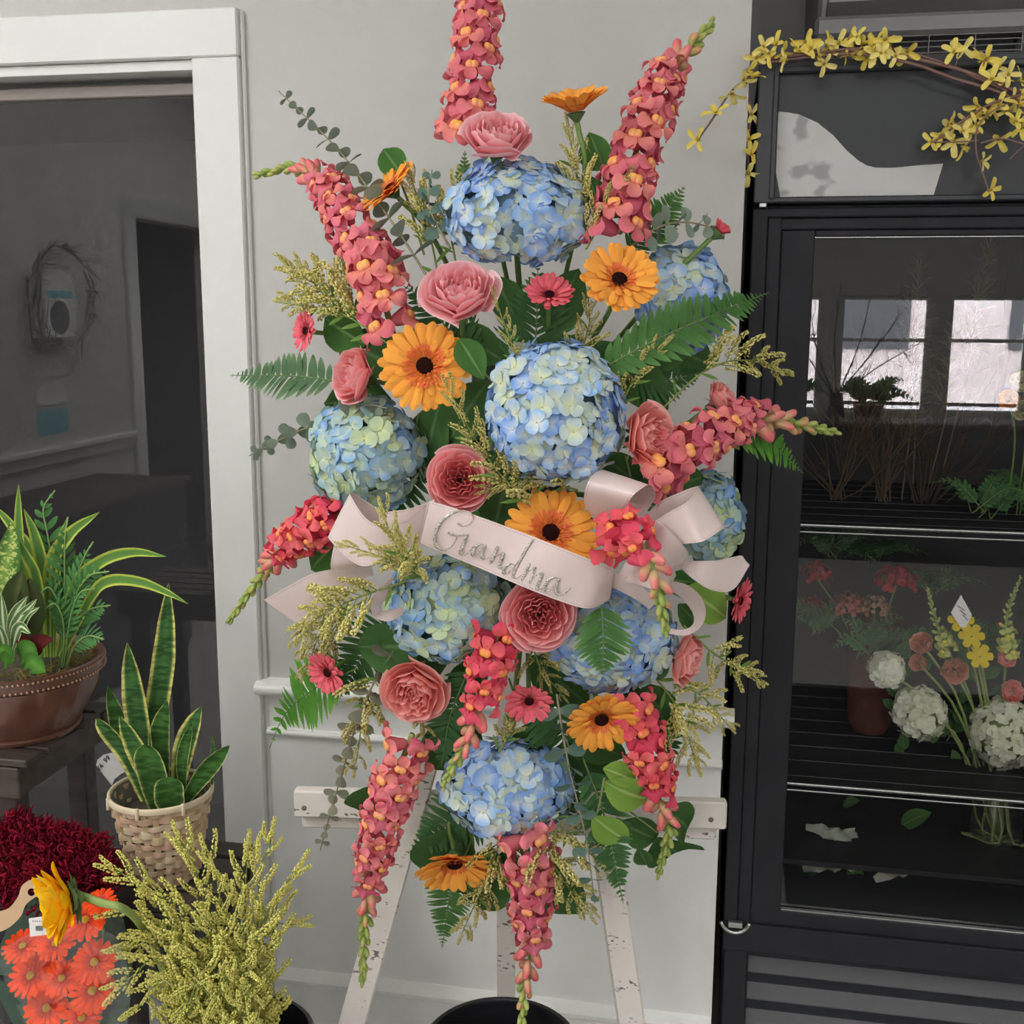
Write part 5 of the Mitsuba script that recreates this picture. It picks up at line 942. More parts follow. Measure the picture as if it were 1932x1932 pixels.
for i in range(520):
    a, r = rng.uniform(0, 6.28), BR * .88 * math.sqrt(rng.uniform(.2, 1)); p = bb + [r * math.cos(a), r * math.sin(a), BH * .90]; o = rng.normal(0, 1, 3); o[2] = abs(o[2]) * .7
    mb.add(*tubemesh([p, p + o * .006 + [0, 0, .004], p + o * .013], [.0008, .0007, .0003], 3), Ramp(np.full(11, rng.uniform()), ((0, lin(96, 96, 44)), (1, lin(150, 132, 74)))))
solo(ms, mb.ply('mat_matte'))
DRA = ((0, lin(92, 122, 70)), (.35, lin(86, 128, 60)), (.55, lin(92, 134, 62)), (.66, lin(168, 182, 84)), (1, lin(184, 192, 84)))
dra = thing('dracaena', 'dracaena with long yellow-edged arching leaves in the planter bowl', 'plant')
for pts, w in [([(75, 1240, .0), (42, 1080, .0), (36, 1000, .0), (35, 914, .0)], 20), ([(90, 1240, .02), (82, 1090, .02), (66, 1010, .03), (45, 960, .04)], 26), ([(95, 1240, .02), (96, 1080, .02), (130, 1010, .03), (188, 966, .03)], 26), ([(110, 1240, .02), (140, 1110, .03), (190, 1060, .04), (250, 1042, .05), (314, 1050, .06)], 22), ([(115, 1240, .03), (170, 1130, .05), (205, 1096, .06), (265, 1098, .07), (320, 1120, .08), (356, 1140, .08)], 20), ([(70, 1240, .0), (60, 1060, .0), (28, 1000, .0), (-14, 950, .0)], 24), ([(80, 1240, .03), (70, 1100, .04), (50, 1050, .05), (20, 1000, .05)], 22), ([(100, 1240, .02), (105, 1080, .02), (112, 1030, .03), (128, 975, .03)], 20)]:
    q = [bw(*a) for a in pts]; part(dra, 'leaf', MB().add(*strap_leaf(q, w * mpp(q[1]) * 1.12, [(0, .5), (.3, .75), (.55, 1), (.75, .85), (.9, .5), (1, .03)], DRA, 30, 9, fold=.25)).ply('mat_leaf'))
LK['palm'] = []
for q in range(2):
    v, f, u, w = petal(1, 1, [(0, .35), (.15, .8), (.45, 1), (.75, .7), (1, .03)], 8, 3, bend=-.5 - .4 * q, a0=.2, cup=.2, side=.08); LK['palm'].append(MB().add(v, f, ramp(u, (0, lin(62, 104, 58)), (1, lin(84, 130, 76)))).ply('mat_leaf'))
palm = thing('parlour_palm', 'parlour palm with thin feathery green fronds in the planter bowl', 'plant')
for pts, w in [([(112, 1258, .01), (110, 1130, .01), (90, 1010, .02), (82, 960, .02), (104, 925, .02)], 80), ([(118, 1258, .01), (122, 1130, .02), (122, 1030, .03), (128, 975, .03)], 74), ([(120, 1258, .02), (135, 1150, .03), (165, 1090, .05), (206, 1078, .06)], 74), ([(124, 1258, .02), (140, 1180, .04), (170, 1150, .05), (208, 1142, .06)], 70), ([(126, 1258, .03), (140, 1220, .05), (165, 1200, .06), (196, 1206, .07)], 66), ([(116, 1258, .02), (115, 1160, .04), (95, 1110, .05), (75, 1120, .06)], 72), ([(118, 1258, .03), (120, 1180, .05), (105, 1140, .06), (82, 1150, .07)], 64), ([(122, 1258, .02), (140, 1110, .03), (160, 1050, .04), (176, 1022, .04)], 60), ([(120, 1258, .03), (132, 1170, .05), (150, 1120, .06), (180, 1110, .07)], 66), ([(114, 1258, .0), (128, 1120, .0), (150, 1060, .0), (172, 1080, .0)], 70)]:
    q = [bw(*a) for a in pts]; fern(palm, q, w * 1.35 * mpp(q[1]), 10, 'palm', nrm=-CF + rng.normal(0, .35, 3), lean=.75, fat=.6, start=.38, peak=.55, droop=.2)
    part(palm, 'cane', stem_ply(spline(q, 20), .0014, lin(120, 148, 84), 6))
WH = ((0, lin(206, 214, 176)), (.16, lin(206, 214, 176)), (.25, lin(90, 116, 70)), (.75, lin(84, 112, 66)), (.9, lin(196, 206, 166)), (1, lin(206, 214, 176)))
for nm, lab, st, lv, wd in [('striped_plant', 'small plant with white-edged green leaves in the planter bowl', WH, [[(20, 1250, .08), (8, 1190, .1), (2, 1120, .11)], [(20, 1250, .08), (25, 1170, .11), (52, 1125, .12)], [(20, 1250, .09), (30, 1180, .12), (70, 1130, .12)], [(18, 1250, .1), (35, 1185, .13), (58, 1195, .15)], [(15, 1250, .1), (0, 1190, .13), (-20, 1180, .14)], [(22, 1250, .09), (45, 1170, .12), (75, 1145, .12)]], 24),
                            ('spotted_plant', 'broad yellow-speckled leaf at the left of the planter bowl', ((0, lin(120, 150, 74)), (.5, lin(78, 114, 56)), (1, lin(62, 100, 50))), [[(15, 1245, .04), (5, 1120, .06), (22, 1020, .06), (20, 985, .06)], [(10, 1245, .04), (-15, 1120, .05), (-12, 1020, .05)]], 62),
                            ('bronze_plant', 'round dark bronze-green leaves in the middle of the planter bowl', ((0, lin(88, 92, 58)), (.3, lin(64, 74, 46)), (1, lin(56, 68, 42))), [[(42, 1240, .05), (30, 1150, .075), (42, 1075, .08)], [(44, 1240, .05), (60, 1160, .07), (56, 1090, .075)]], 60),
                            ('red_backed_plant', 'plant with dark leaves and maroon undersides in the planter bowl', ((0, lin(96, 42, 42)), (.6, lin(88, 36, 38)), (1, lin(70, 40, 34))), [[(60, 1255, .1), (70, 1215, .12), (100, 1205, .12)], [(58, 1255, .1), (50, 1215, .12), (30, 1210, .12)]], 36),
                            ('trailing_plant', 'plant with heart-shaped bright green leaves at the rim of the planter bowl', ((0, lin(84, 128, 56)), (1, lin(58, 102, 42))), [[(45, 1262, .12), (60, 1250, .14), (86, 1268, .145)], [(10, 1262, .12), (10, 1230, .14), (-6, 1225, .145)], [(40, 1255, .11), (50, 1225, .13), (72, 1235, .135)]], 40)]:
    k = thing(nm, lab, 'plant')
    for pts in lv: q = [bw(*a) for a in pts]; part(k, 'leaf', MB().add(*strap_leaf(q, wd * mpp(q[1]), [(0, .1), (.25, .3), (.45, .8), (.62, 1), (.8, .8), (.93, .4), (1, .03)], st, 22, 9, fold=.2)).ply('mat_speckle' if nm == 'spotted_plant' else 'mat_leaf'))

def crate(k, x0, x1, y0, y1, zt, n, aprn=.05, legs=True):
    w = (y1 - y0) / n
    for i in range(n): part(k, 'slat', boxply((x0 + rng.uniform(-.008, .008), y0 + w * i + .005, zt - .012), (x1 + rng.uniform(-.012, .008), y0 + w * (i + 1) - .005, zt + rng.uniform(-.001, 0)), 'mat_crate', .002))
    part(k, 'board', boxply((x0 + .01, y0 + .006, zt - .014 - aprn), (x1 - .01, y0 + .022, zt - .014), 'mat_crate', .002)); part(k, 'board', boxply((x0 + .01, y1 - .022, zt - .014 - aprn), (x1 - .01, y1 - .006, zt - .014), 'mat_crate', .002))
    part(k, 'board', boxply((x1 - .03, y0 + .024, zt - .014 - aprn), (x1 - .014, y1 - .024, zt - .014), 'mat_crate', .002)); part(k, 'board', boxply((x0 + .014, y0 + .024, zt - .014 - aprn), (x0 + .03, y1 - .024, zt - .014), 'mat_crate', .002))
    for x in (x0 + .03, x1 - .065):
        for y in (y0 + .024, y1 - .058): part(k, 'leg', boxply((x, y, 0), (x + .035, y + .034, zt - .015), 'mat_crate', .002))
ck = thing('slatted_stand', 'dark wooden slatted stand under the planter bowl', 'stand')
zt1 = float(bb[2] - .02 * BH - .0005); xr1 = float(pix(188, 1332, -.36)[0])
crate(ck, xr1 - .42, xr1, -.58, -.31, zt1, 5)

bk = pl(-.46); rc = bk(304, 1489); RR = 92 * mpp(rc); bot = bk(291, 1645); HB = float(rc[2] - bot[2])
bas = thing('wicker_basket', 'whitewashed woven wicker basket holding a snake plant', 'basket'); b0 = rc - [0, 0, HB]
def wr_(z): return RR * (.66 + .34 * z)
NST = 26; WK = [lin(206, 184, 152), lin(190, 164, 130), lin(216, 198, 170), lin(196, 162, 138)]
for i in range(NST):
    a = 2 * math.pi * i / NST; pts = [(wr_(z) * math.cos(a) * .985, wr_(z) * math.sin(a) * .985, z * HB) for z in np.linspace(.0, 1, 8)]; A_ = np.array([-math.sin(a), math.cos(a), 0]) * .0045; N_ = np.array([math.cos(a), math.sin(a), 0]) * .0009
    pp_ = np.array(pts) + b0; v = np.concatenate([np.stack([q - A_ - N_, q + A_ - N_, q + A_ + N_, q - A_ + N_]) for q in pp_]); part(bas, 'stake', MB().add(v, grid_faces(8, 4, True), WK[i % 4]).ply('mat_matte', False))
NW = 12
for j in range(NW):
    n = NST * 6; a = np.arange(n) * 2 * np.pi / n; ph = np.cos(a * NST / 2 + (j % 2) * np.pi); zc = (j + .55) / (NW + .4); h = HB / NW * .44
    wob = .0016 * np.sin(a * 3 + j * 1.7) + .001 * np.sin(a * 7 + j); R_ = wr_(zc) + .0030 * ph; rows = []
    for dz, dr2 in ((-1, -.0006), (-.9, .0008), (.9, .0010), (1, -.0004), (.9, -.0016), (-.9, -.0018)): rows.append(np.stack([(R_ + dr2) * np.cos(a), (R_ + dr2) * np.sin(a), zc * HB + dz * h * (1 + .25 * np.sin(a * 5 + j * 2)) + wob], 1))
    rows.append(rows[0]); v = np.concatenate(rows) + b0; f = grid_faces(7, n, True)
    part(bas, 'weave_strip', MB().add(v, f, Ramp(np.tile(.5 + .5 * np.sin(a * 2.3 + j * 1.9), 7), ((0, WK[(j + 1) % 4]), (1, WK[(j + 2) % 4])))).ply('mat_matte'))
a = np.arange(64) * 2 * np.pi / 64; mbr = MB(); tv = lathemesh([(RR * 1.02, HB * .945), (RR * 1.05, HB * .95), (RR * 1.055, HB * 1.0), (RR * 1.03, HB * 1.02), (RR * .985, HB * 1.01), (RR * .975, HB * .95)], 64); mbr.add(tv[0] + b0, tv[1], lin(222, 206, 178))
part(bas, 'rim', mbr.ply('mat_matte'))
for a in (1.2, 3.9, 4.75, 5.6): part(bas, 'binding', MB().add(*tubemesh([b0 + [RR * 1.06 * math.cos(a), RR * 1.06 * math.sin(a), HB * z] for z in (.9, .95, 1.0, 1.03)], .003, 6), lin(226, 210, 184)).ply('mat_matte'))
iv = lathemesh([(0, .03), (.62, .03), (.80, .55), (.955, 1.0)], 40); part(bas, 'liner', MB().add(iv[0] * [RR, RR, HB] + b0, iv[1][:, ::-1], lin(112, 110, 98)).ply('mat_matte'), label='grey plastic liner')
sp_ = thing('snake_plant', 'snake plant with upright yellow-edged leaves in the wicker basket', 'plant')
sv = lathemesh([(0, .80), (.5, .79), (.86, .76)], 30); part(sp_, 'soil', mikit.ply((sv[0] * [RR, RR, HB] + b0, sv[1]), 'mat_soil', smooth=True))
SN = ((0, lin(66, 100, 58)), (.5, lin(56, 92, 50)), (.72, lin(84, 116, 66)), (.76, lin(198, 196, 110)), (1, lin(212, 206, 126)))
SD = ((0, lin(62, 96, 48)), (.7, lin(54, 88, 44)), (.9, lin(74, 106, 56)), (.93, lin(170, 172, 110)), (1, lin(180, 180, 118)))
SPR = [(0, .5), (.2, .75), (.45, 1), (.65, .98), (.82, .72), (.93, .36), (1, .02)]; SPB = [(0, .8), (.3, 1), (.7, 1), (.85, .9), (.95, .62), (1, .15)]
for pts, w, st, pf in [([(300, 1500, -.02), (292, 1380, -.03), (310, 1240, -.03), (318, 1100, -.03)], 44, SN, SPR), ([(285, 1505, .0), (264, 1380, .0), (252, 1300, .0), (240, 1212, .0)], 48, SN, SPR), ([(270, 1500, -.01), (232, 1390, -.01), (203, 1294, -.01)], 36, SD, SPR), ([(280, 1510, .02), (240, 1425, .03), (183, 1356, .04)], 46, SN, SPB), ([(300, 1515, .03), (265, 1430, .04), (225, 1350, .05)], 40, SN, SPR), ([(310, 1505, .0), (302, 1400, .0), (316, 1322, .0)], 46, SD, SPR), ([(335, 1500, .0), (350, 1410, .0), (380, 1332, .0)], 46, SN, SPR), ([(345, 1505, .02), (345, 1430, .02), (362, 1362, .02)], 24, SD, SPR), ([(350, 1510, .02), (385, 1460, .03), (433, 1406, .04)], 34, SD, SPR), ([(325, 1525, .05), (320, 1500, .055), (322, 1466, .055)], 56, SD, SPB), ([(305, 1525, .035), (292, 1470, .045), (272, 1405, .05)], 58, SD, SPB), ([(400, 1480, .0), (402, 1425, .0), (401, 1388, .0)], 10, SD, SPR)]:
    q = [bk(*a) for a in pts]; part(sp_, 'leaf', MB().add(*strap_leaf(q, w * mpp(q[1]), pf, st, 24, 13, fold=.22, up_=-CF + rng.normal(0, .2, 3))).ply('mat_snake'))
tag = thing('price_tag', 'white plastic price tag marked 24 99 behind the snake plant', 'tag')
tp = pl(-.435); A3 = frame(-CF); tgc = [(181, 1444), (184, 1433), (195, 1424), (212, 1420), (240, 1444), (236, 1456), (226, 1462), (216, 1470), (211, 1482)]
part(tag, 'card', mikit.ply((lambda Q: (np.vstack([Q, Q + CF * .001]), np.vstack([[[0, i + 1, i] for i in range(1, 8)], [[9, 9 + i, 10 + i] for i in range(1, 8)], [[i, (i + 1) % 9, 9 + (i + 1) % 9] for i in range(9)], [[i, 9 + (i + 1) % 9, 9 + i] for i in range(9)]])))(np.array([tp(*q) for q in tgc])), 'mat_label'))
def lettering(parent, text, o, right, h, bsdf_='mat_ink', bold=True):
    m = meshkit.text_mesh(text, h, .0004, bold); r = np.asarray(right, float); r /= np.linalg.norm(r); n = -CF; upv = np.cross(n, r); part(parent, 'lettering', mikit.ply((np.array(m.vertices) @ np.stack([r, upv, n], 1).T + o, np.array(m.faces)), bsdf_), label='hand-marked ' + text)
rd = tp(206, 1428) - tp(183, 1452)
lettering(tag, '24', tp(187, 1455) - CF * .0008, rd, 9 * mpp(rc)); lettering(tag, '99', tp(200, 1440) - CF * .0008, rd, 9 * mpp(rc))
ck2 = thing('slatted_stand', 'dark wooden slatted stand under the wicker basket', 'stand')
xa, xb = float(pix(165, 1690, -.52)[0]), float(pix(478, 1606, -.36)[0]); crate(ck2, xa + .02, xb, -.56, -.33, float(b0[2]) - .0008, 4)

# goldenrod in a black bucket
def bucket(k, c, R, H, lip=.006):
    pr = [(0, .004), (R * .8, .004), (R * .8, 0), (R * .82, 0), (R, H - .012), (R + lip, H - .012), (R + lip, H - .004), (R + lip * .5, H), (R - .002, H), (R - .004, H - .006), (R * .79, .01), (0, .01)]
    v, f = lathemesh(pr, 64); part(k, 'body', mikit.ply((v + c, f), 'mat_black_plastic', smooth=40))
gk = pl(-.64); gc = gk(455, 1985); gc[2] = 0; GH = float(gk(455, 1955)[2]); b1 = thing('bucket', 'black plastic bucket holding the goldenrod bunch', 'bucket'); bucket(b1, gc, .10, GH)
for i, (x, y, o) in enumerate([(222, 1640, .02), (343, 1585, -.02), (392, 1612, .0), (470, 1606, -.04), (512, 1580, -.05), (562, 1640, -.05), (205, 1712, .05), (238, 1790, .08), (232, 1850, .10), (440, 1690, .0), (300, 1690, .03), (520, 1700, -.02), (380, 1745, .05), (320, 1830, .09), (440, 1835, .08), (490, 1780, .04), (410, 1890, .11), (255, 1905, .12), (350, 1905, .12), (285, 1760, .07), (470, 1890, .10), (548, 1740, -.03)]):
    k = thing('goldenrod', {0: 'goldenrod stem leaning farthest up to the left, above the sunflower stem', 1: 'goldenrod stem standing in front of the wicker basket', 4: 'goldenrod stem reaching highest at the right of the bunch', 5: 'thin sparse goldenrod tip at the right against the white wall'}.get(i, 'goldenrod stem of the full yellow-green bunch in the black bucket'), 'goldenrod', 'goldenrod in the bucket')
    tip = gk(x, y, o); base = gc + [rng.normal(0, .03), rng.normal(0, .03), .03]; mid = gk(x * .55 + 455 * .45, y * .45 + 1985 * .55 - 60, o * .7 + .02)
    solidaster(k, [base, mid, tip + (tip - mid) * .02], .078 if y < 1880 else .062, 30 if i not in (5,) else 14, 'bunch', .36, 7, 1.0, .0026)

# the sleeve of coral gerberas, the sunflower, the celosia
sv_ = pl(-.70)
cel = thing('celosia_bucket', 'dark bucket hidden under the red celosia', 'bucket'); CY = -.585; cb = pix(60, 1700, CY); cb[2] = 0; bucket(cel, cb, .065, float(pix(70, 1790, CY)[2]))
for i, (x, y, o) in enumerate([(20, 1620, 0), (70, 1590, 0), (120, 1600, 0), (165, 1615, 0), (45, 1660, .05), (100, 1650, .05), (150, 1660, .05), (185, 1650, .02), (10, 1690, .06), (130, 1700, .07), (75, 1690, .08), (30, 1575, -.03)]):
    k = thing('celosia', 'dark crimson feathery celosia plume at the left edge', 'celosia', 'crimson celosia plumes'); c = pix(x, y, CY - o * .5); mb = MB(); R_ = .036
    for q in range(400):
        d = rng.normal(0, 1, 3); d[2] = d[2] * 1.1 + .35; d /= np.linalg.norm(d); t = R_ * rng.uniform(.35, 1.05); p = c + d * t; e = p + (d + rng.normal(0, .6, 3)) * .008
        mb.add(*tubemesh([p, (p + e) / 2 + rng.normal(0, .001, 3), e], [.0026, .0022, .0006], 3), Ramp(np.full(11, rng.uniform()), ((0, lin(78, 8, 24)), (1, lin(130, 20, 40)))))
    part(k, 'plume', mb.ply('mat_velvet')); part(k, 'stem', stem_ply(spline([c, c * .6 + (cb + [0, 0, .1]) * .4, cb + [rng.normal(0, .02), rng.normal(0, .02), .06]], 8), .003, lin(110, 60, 50)))
for x, y, R, fc, lab in [(45, 1787, 40, (-.1, .75, .6), 'coral gerbera at the left of the sleeve, nearest the frame edge'), (106, 1782, 38, (0, .7, .6), 'coral gerbera under the drooping sunflower'), (162, 1737, 42, (.1, .6, .7), 'coral gerbera below the sunflower stem'), (190, 1704, 32, (.1, .8, .5), 'highest coral gerbera, above the sunflower stem'), (60, 1842, 44, (-.1, .55, .8), 'coral gerbera below the leftmost one'), (118, 1846, 38, (0, .5, .8), 'coral gerbera in the middle of the sleeve'), (180, 1815, 44, (.05, .4, .9), 'coral gerbera with a clear yellow centre'), (176, 1870, 46, (.05, .5, .8), 'coral gerbera below the yellow-centred one'), (90, 1902, 44, (0, .45, .85), 'coral gerbera low in the sleeve'), (156, 1920, 40, (.05, .4, .9), 'lowest coral gerbera in the sleeve')]:
    p = sv_(x, y); k = thing('gerbera', lab, 'gerbera', 'coral gerberas in the sleeve'); d = face(*fc); gerbera(k, p, R * mpp(p), d, 'coral', .1, (18, 16, 10), stem=False)
    part(k, 'stem', stem_ply(spline([p - d * .01, p - d * .05, sv_(150, 2050) + [0, .03, 0]], 10), .002))
sl = thing('flower_sleeve', 'dark green and clear sleeve round the coral gerberas with a barcode label', 'flower sleeve')
def patch(pts_a, pts_b, n=30, m=14, crumple=.004, seed=0):
    a, b = evenly(spline(pts_a, n), n), evenly(spline(pts_b, n), n); t = np.linspace(0, 1, m)[None, :, None]; v = (a[:, None] * (1 - t) + b[:, None] * t).reshape(-1, 3)
    v = v - CF * ((meshkit.fbm(v * 26, 3, seed) - .5) * crumple * 2)[:, None]; return v, grid_faces(n, m)
sb = pl(-.655)
part(sl, 'back', mikit.ply(patch([sb(100, 1672), sb(60, 1690), sb(10, 1760), sb(-10, 1850), sb(60, 2000)], [sb(150, 1690), sb(215, 1700), sb(240, 1760), sb(250, 1850), sb(230, 2000)], seed=1), 'mat_sleeve', smooth=True), label='dark green back of the sleeve')
fr_ = pl(-.765)
part(sl, 'front', mikit.ply(patch([fr_(95, 1735), fr_(40, 1770), fr_(-5, 1800), fr_(20, 1880), fr_(75, 1990)], [fr_(150, 1735), fr_(200, 1755), fr_(236, 1790), fr_(245, 1880), fr_(235, 1990)], 40, 24, .010, 4), 'mat_glass', smooth=True), label='clear film over the flowers')
lb = pl(-.738); L4 = [lb(54, 1733), lb(97, 1727), lb(102, 1762), lb(57, 1767)]
def card(parent, name, Q, t, bsdf_, label=None):
    Q = np.array(Q); n = len(Q); part(parent, name, mikit.ply((np.vstack([Q, Q + CF * t]), np.vstack([[[0, i + 1, i] for i in range(1, n - 1)], [[n, n + i, n + i + 1] for i in range(1, n - 1)], [[i, (i + 1) % n, n + (i + 1) % n] for i in range(n)], [[i, n + (i + 1) % n, n + i] for i in range(n)]])), bsdf_), label=label)
card(sl, 'label', L4, .0006, 'mat_label', 'white barcode label')
for i in range(9): x = 67 + 1.55 * i; card(sl, 'bar', [lb(x, 1747, .0008), lb(x + (.9 if i % 3 else .5), 1747, .0008), lb(x + (1.1 if i % 3 else .7), 1756, .0008), lb(x + .2, 1756, .0008)], .0002, 'mat_ink')
for i in range(7): x = 61 + 4.2 * i; card(sl, 'print', [lb(x, 1737, .0008), lb(x + 2, 1737, .0008), lb(x + 2, 1739.5, .0008), lb(x, 1739.5, .0008)], .0002, 'mat_grey_ink')
from shapely.geometry import Polygon, Point
kp = pl(-.695); ko = kp(60, 1683); kx, ky = CR, CU; m_ = mpp(ko)
pg = Polygon(spline(np.array([(x, y, 0) for x, y in [(-40, 1730), (0, 1719), (18, 1712), (34, 1692), (44, 1668), (70, 1656), (86, 1664), (100, 1672), (74, 1688), (50, 1706), (40, 1728), (20, 1748), (0, 1758), (-40, 1772), (-40, 1730)]]), 90)[:, :2]).buffer(0).difference(Point(60, 1683).buffer(7.2))
pg = max(pg.geoms, key=lambda g: g.area) if hasattr(pg, 'geoms') else pg
km = trimesh.creation.extrude_polygon(pg, 1.6, engine='earcut'); kv = np.array(km.vertices); part(sl, 'paper_handle', mikit.ply((ko + np.outer((kv[:, 0] - 60) * m_, kx) - np.outer((kv[:, 1] - 1683) * m_, ky) - np.outer(kv[:, 2] * m_, CF), np.array(km.faces)[:, ::-1]), 'mat_kraft', smooth=False), label='brown card carrying handle with a round hole')
sf = thing('sunflower', 'drooping yellow sunflower seen from its side, beside the coral gerberas', 'sunflower')
sp = pl(-.80); c = sp(134, 1698); d = face(-.80, -.10, .58); A = frame(d, CR); RS = 78 * mpp(c)
SP = []
for q, cc in enumerate((lin(246, 196, 30), lin(240, 182, 22), lin(250, 206, 48))):
    v, f, u, w = petal(.82, .52, [(0, .4), (.3, .85), (.6, 1), (.8, .85), (.93, .5), (1, .12)], 9, 7, a0=.15, bend=.35 - .5 * (q == 1), cup=.3); SP.append(MB().add(v + [.22, 0, 0], f, ramp(u, (0, lin(226, 150, 20)), (.4, cc), (1, cc))).ply('mat_thin_petal'))
for rg, n in ((0, 14), (1, 12)):
    for i in range(n): part(sf, 'petal', SP[rng.integers(3)], mat(c + d * .003 * rg, A @ rz(6.283 * (i + .5 * rg) / n + rng.uniform(-.12, .12)) @ ry(-.25 - .25 * rg + rng.uniform(-.15, .15)), RS * rng.uniform(.85, 1.05)))
v, f = ballmesh((0, 0, .03), (.28, .28, .09), 7, 20); part(sf, 'disc', MB().add(v, f, lin(60, 40, 20)).ply('mat_matte'), mat(c, A, RS))
v, f, u, w = petal(.55, .3, LEAFP, 7, 5, a0=-.3, bend=.9, cup=.3); BRK = MB().add(v + [.12, 0, -.06], f, lin(92, 116, 70)).ply('mat_leaf')
for i in range(9): part(sf, 'bract', BRK, mat(c, A @ rz(i * .698) @ ry(.15), RS), label='green bract')
v, f = lathemesh([(.06, -.34), (.14, -.26), (.26, -.12), (.26, 0), (0, 0)], 16); part(sf, 'calyx', MB().add(v, f, lin(110, 132, 78)).ply('mat_green'), mat(c, A, RS))
part(sf, 'stem', stem_ply(spline([c - d * RS * .3, sp(190, 1703), sp(232, 1714), pix(265, 1745, -.72), pix(300, 1810, -.66), gc + [-.02, 0, .2]], 26), .0052, lin(132, 152, 84), 9))

# black bucket under the spray
b2 = thing('bucket', 'black plastic bucket on the floor below the spray', 'bucket'); f2 = pix(945, 1968, -.62); zz = f2[2]; f2[2] = 0; bucket(b2, f2, 140 * mpp(pix(945, 1968, -.62)), float(zz), .008)

# ------------------------------------------------------------------ behind the camera, seen in the panes
wre = thing('twig_wreath', 'twig wreath on the side wall, seen as a reflection in the dark pane', 'wreath'); wc = np.array([XL + .04, -2.25, 1.55]); mb = MB()
for i in range(170):
    a = rng.uniform(0, 6.28); p = wc + np.array([rng.uniform(0, .05), .21 * math.cos(a), .21 * math.sin(a)]); o = np.array([rng.uniform(-.1, .8), -math.sin(a) + rng.normal(0, .5), math.cos(a) + rng.normal(0, .5)]); mb.add(*tubemesh([p, p + o * .03, p + o * .07 + rng.normal(0, .01, 3)], [.003, .0025, .001], 4), Ramp(np.full(14, rng.uniform()), ((0, lin(70, 60, 50)), (1, lin(190, 186, 180)))))
part(wre, 'twigs', mb.ply('mat_matte'))
bx_ = thing('white_carton', 'white carton with a blue band inside the wreath, seen as a reflection', 'carton'); part(bx_, 'body', boxply((XL + .005, -2.33, 1.38), (XL + .07, -2.1, 1.66), 'mat_label', .004)); part(bx_, 'band', boxply((XL + .069, -2.31, 1.545), (XL + .071, -2.13, 1.575), 'mat_blue_ink', 0)); part(bx_, 'disc', mikit.ply((lambda q: (q[0] @ ry(math.pi / 2).T + [XL + .069, -2.21, 1.465], q[1]))(lathemesh([(0, .003), (.068, .003), (.07, 0)], 30)), 'mat_charcoal'))
pa = thing('paper_sheets', 'pale paper sheets pinned to the side wall, seen as a reflection', 'paper sheets')
for i in range(3): part(pa, 'sheet', boxply((XL + .001, -2.33, 1.22 - .12 * i), (XL + .003, -2.11, 1.32 - .12 * i), 'mat_label' if i < 2 else 'mat_blue_ink', 0))
sh = thing('stock_shelf', 'dark stock shelves behind the side doorway, seen as a reflection', 'shelf')
for z in (.4, .8, 1.2, 1.6): part(sh, 'board', boxply((XL - 1.09, DY0 + .02, z), (XL - .75, DY1 + .4, z + .02), 'mat_charcoal', .002))
part(sh, 'back', boxply((XL - 1.098, DY0 - .3, 0), (XL - 1.09, DY1 + .5, 2.2), 'mat_sign_black', 0))
for i, (y, z, h, lab) in enumerate([(-3.3, 1.22, .2, 'white box on the upper stock shelf'), (-3.2, .82, .26, 'white box on the middle stock shelf'), (-3.5, 1.22, .12, 'low white box on the upper stock shelf')]):
    k = thing('stock_box', lab + ', seen as a reflection', 'box'); part(k, 'body', boxply((XL - 1.0, y, z), (XL - .8, y + .14, z + h), 'mat_label', .003)); part(k, 'lid', boxply((XL - 1.003, y - .003, z + h), (XL - .797, y + .143, z + h + .02), 'mat_grey_ink', .002))
cab = thing('added_cabinet', 'low dark cabinet added along the side wall to darken the pane reflection', 'cabinet'); part(cab, 'body', boxply((XL + .01, -2.5, .02), (XL + .45, -.25, .74), 'mat_charcoal', .004)); part(cab, 'top', boxply((XL + .005, -2.52, .741), (XL + .47, -.23, .765), 'mat_crate', .003))  # added piece: keeps the lower part of the pane reflection dark
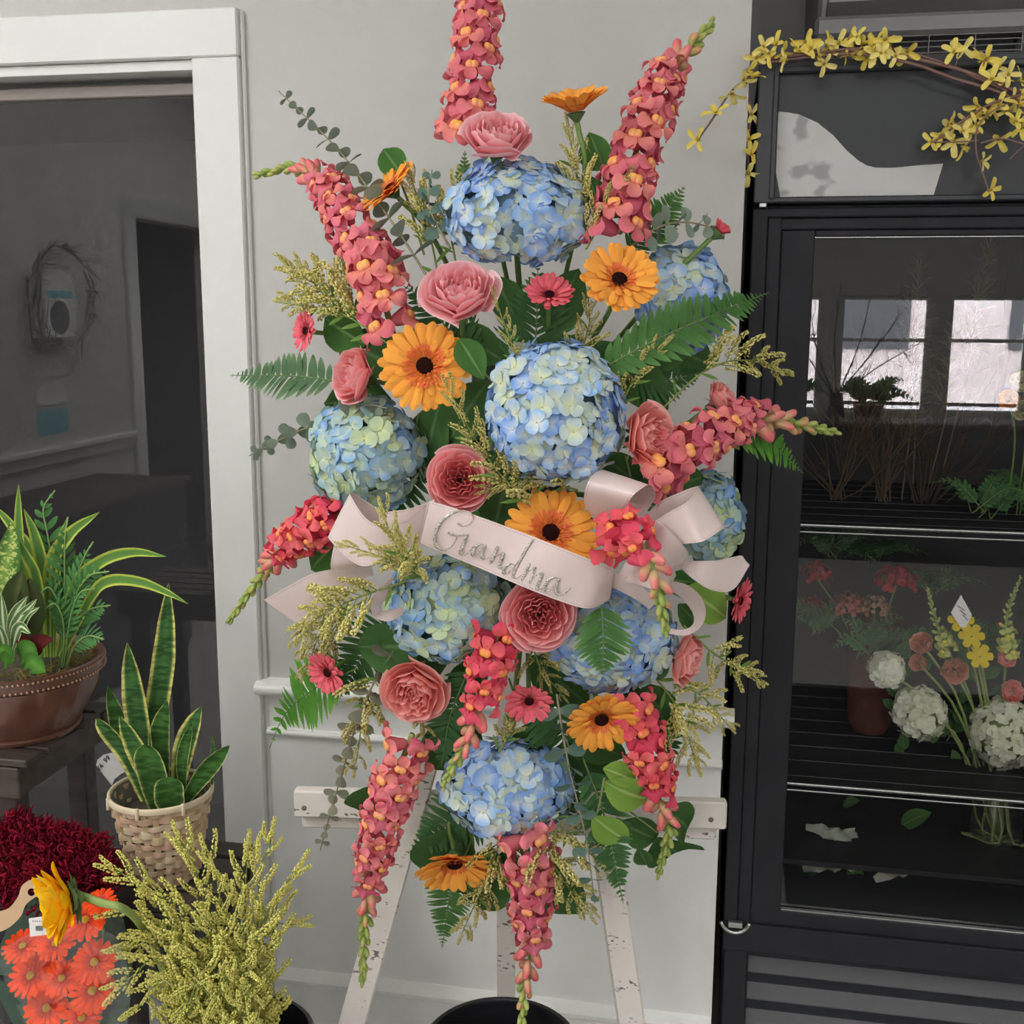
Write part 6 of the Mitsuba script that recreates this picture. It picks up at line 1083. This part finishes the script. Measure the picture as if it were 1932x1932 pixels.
mt = thing('added_floor_mat', 'dark rubber mat added before the cooler to darken its door reflection', 'mat'); part(mt, 'pad', boxply((.56, -2.4, .0005), (2.3, -.35, .010), 'mat_shelf', .002)); part(mt, 'edge', boxply((.53, -2.43, .0005), (2.33, -2.405, .006), 'mat_black_plastic', .001))  # added mat: hides the light floor from the cooler glass
ctr = thing('added_counter', 'dark counter added before the shop windows to darken the cooler door reflection', 'counter'); part(ctr, 'body', boxply((-1.2, -5.3, .0), (2.5, -4.9, .82), 'mat_charcoal', .005)); part(ctr, 'top', boxply((-1.22, -5.32, .821), (2.52, -4.88, .85), 'mat_crate', .004))  # added out of view so the lower cooler reflection turns dark
tb = thing('display_table', 'low table under the shop windows, seen as a reflection', 'table'); part(tb, 'top', boxply((.2, -5.95, .70), (2.3, -5.4, .74), 'mat_crate', .003))
for x in (.24, 2.2):
    for y in (-5.92, -5.46): part(tb, 'leg', boxply((x, y, 0), (x + .05, y + .05, .70), 'mat_crate', .003))
for i, (x, lab) in enumerate([(.75, 'bushy potted fern at the left of the window table'), (1.3, 'bushy potted fern at the right of the window table')]):
    k = thing('potted_fern', lab + ', seen as a reflection', 'plant'); c = np.array([x, -5.65, .74]); v, f = lathemesh([(0, 0), (.07, 0), (.10, .16), (.09, .16), (0, .13)], 24); part(k, 'pot', mikit.ply((v + c, f), 'mat_terracotta', smooth=40))
    for pth in bush(k, c + [0, 0, .14], .34, 12, up=.7): fern(k, pth, .16, 9, 'dark', nrm=(0, .6, .8), start=.2)
k = thing('branch_vase', 'tall vase of bare branches by the window, seen as a reflection', 'vase'); c = np.array([1.08, -5.55, .741]); v, f = lathemesh([(0, 0), (.05, 0), (.06, .1), (.04, .24), (.036, .24), (0, .03)], 24); part(k, 'body', mikit.ply((v + c, f), 'mat_charcoal', smooth=40)); branches(k, c + [0, 0, .2], [c + [dx, dy, h] for dx, dy, h in [(-.4, 0, .75), (-.22, .1, .9), (0, 0, 1.0), (.2, -.1, .9), (.4, .05, .8), (.55, 0, .6), (-.5, .1, .55)]], .005, 9)
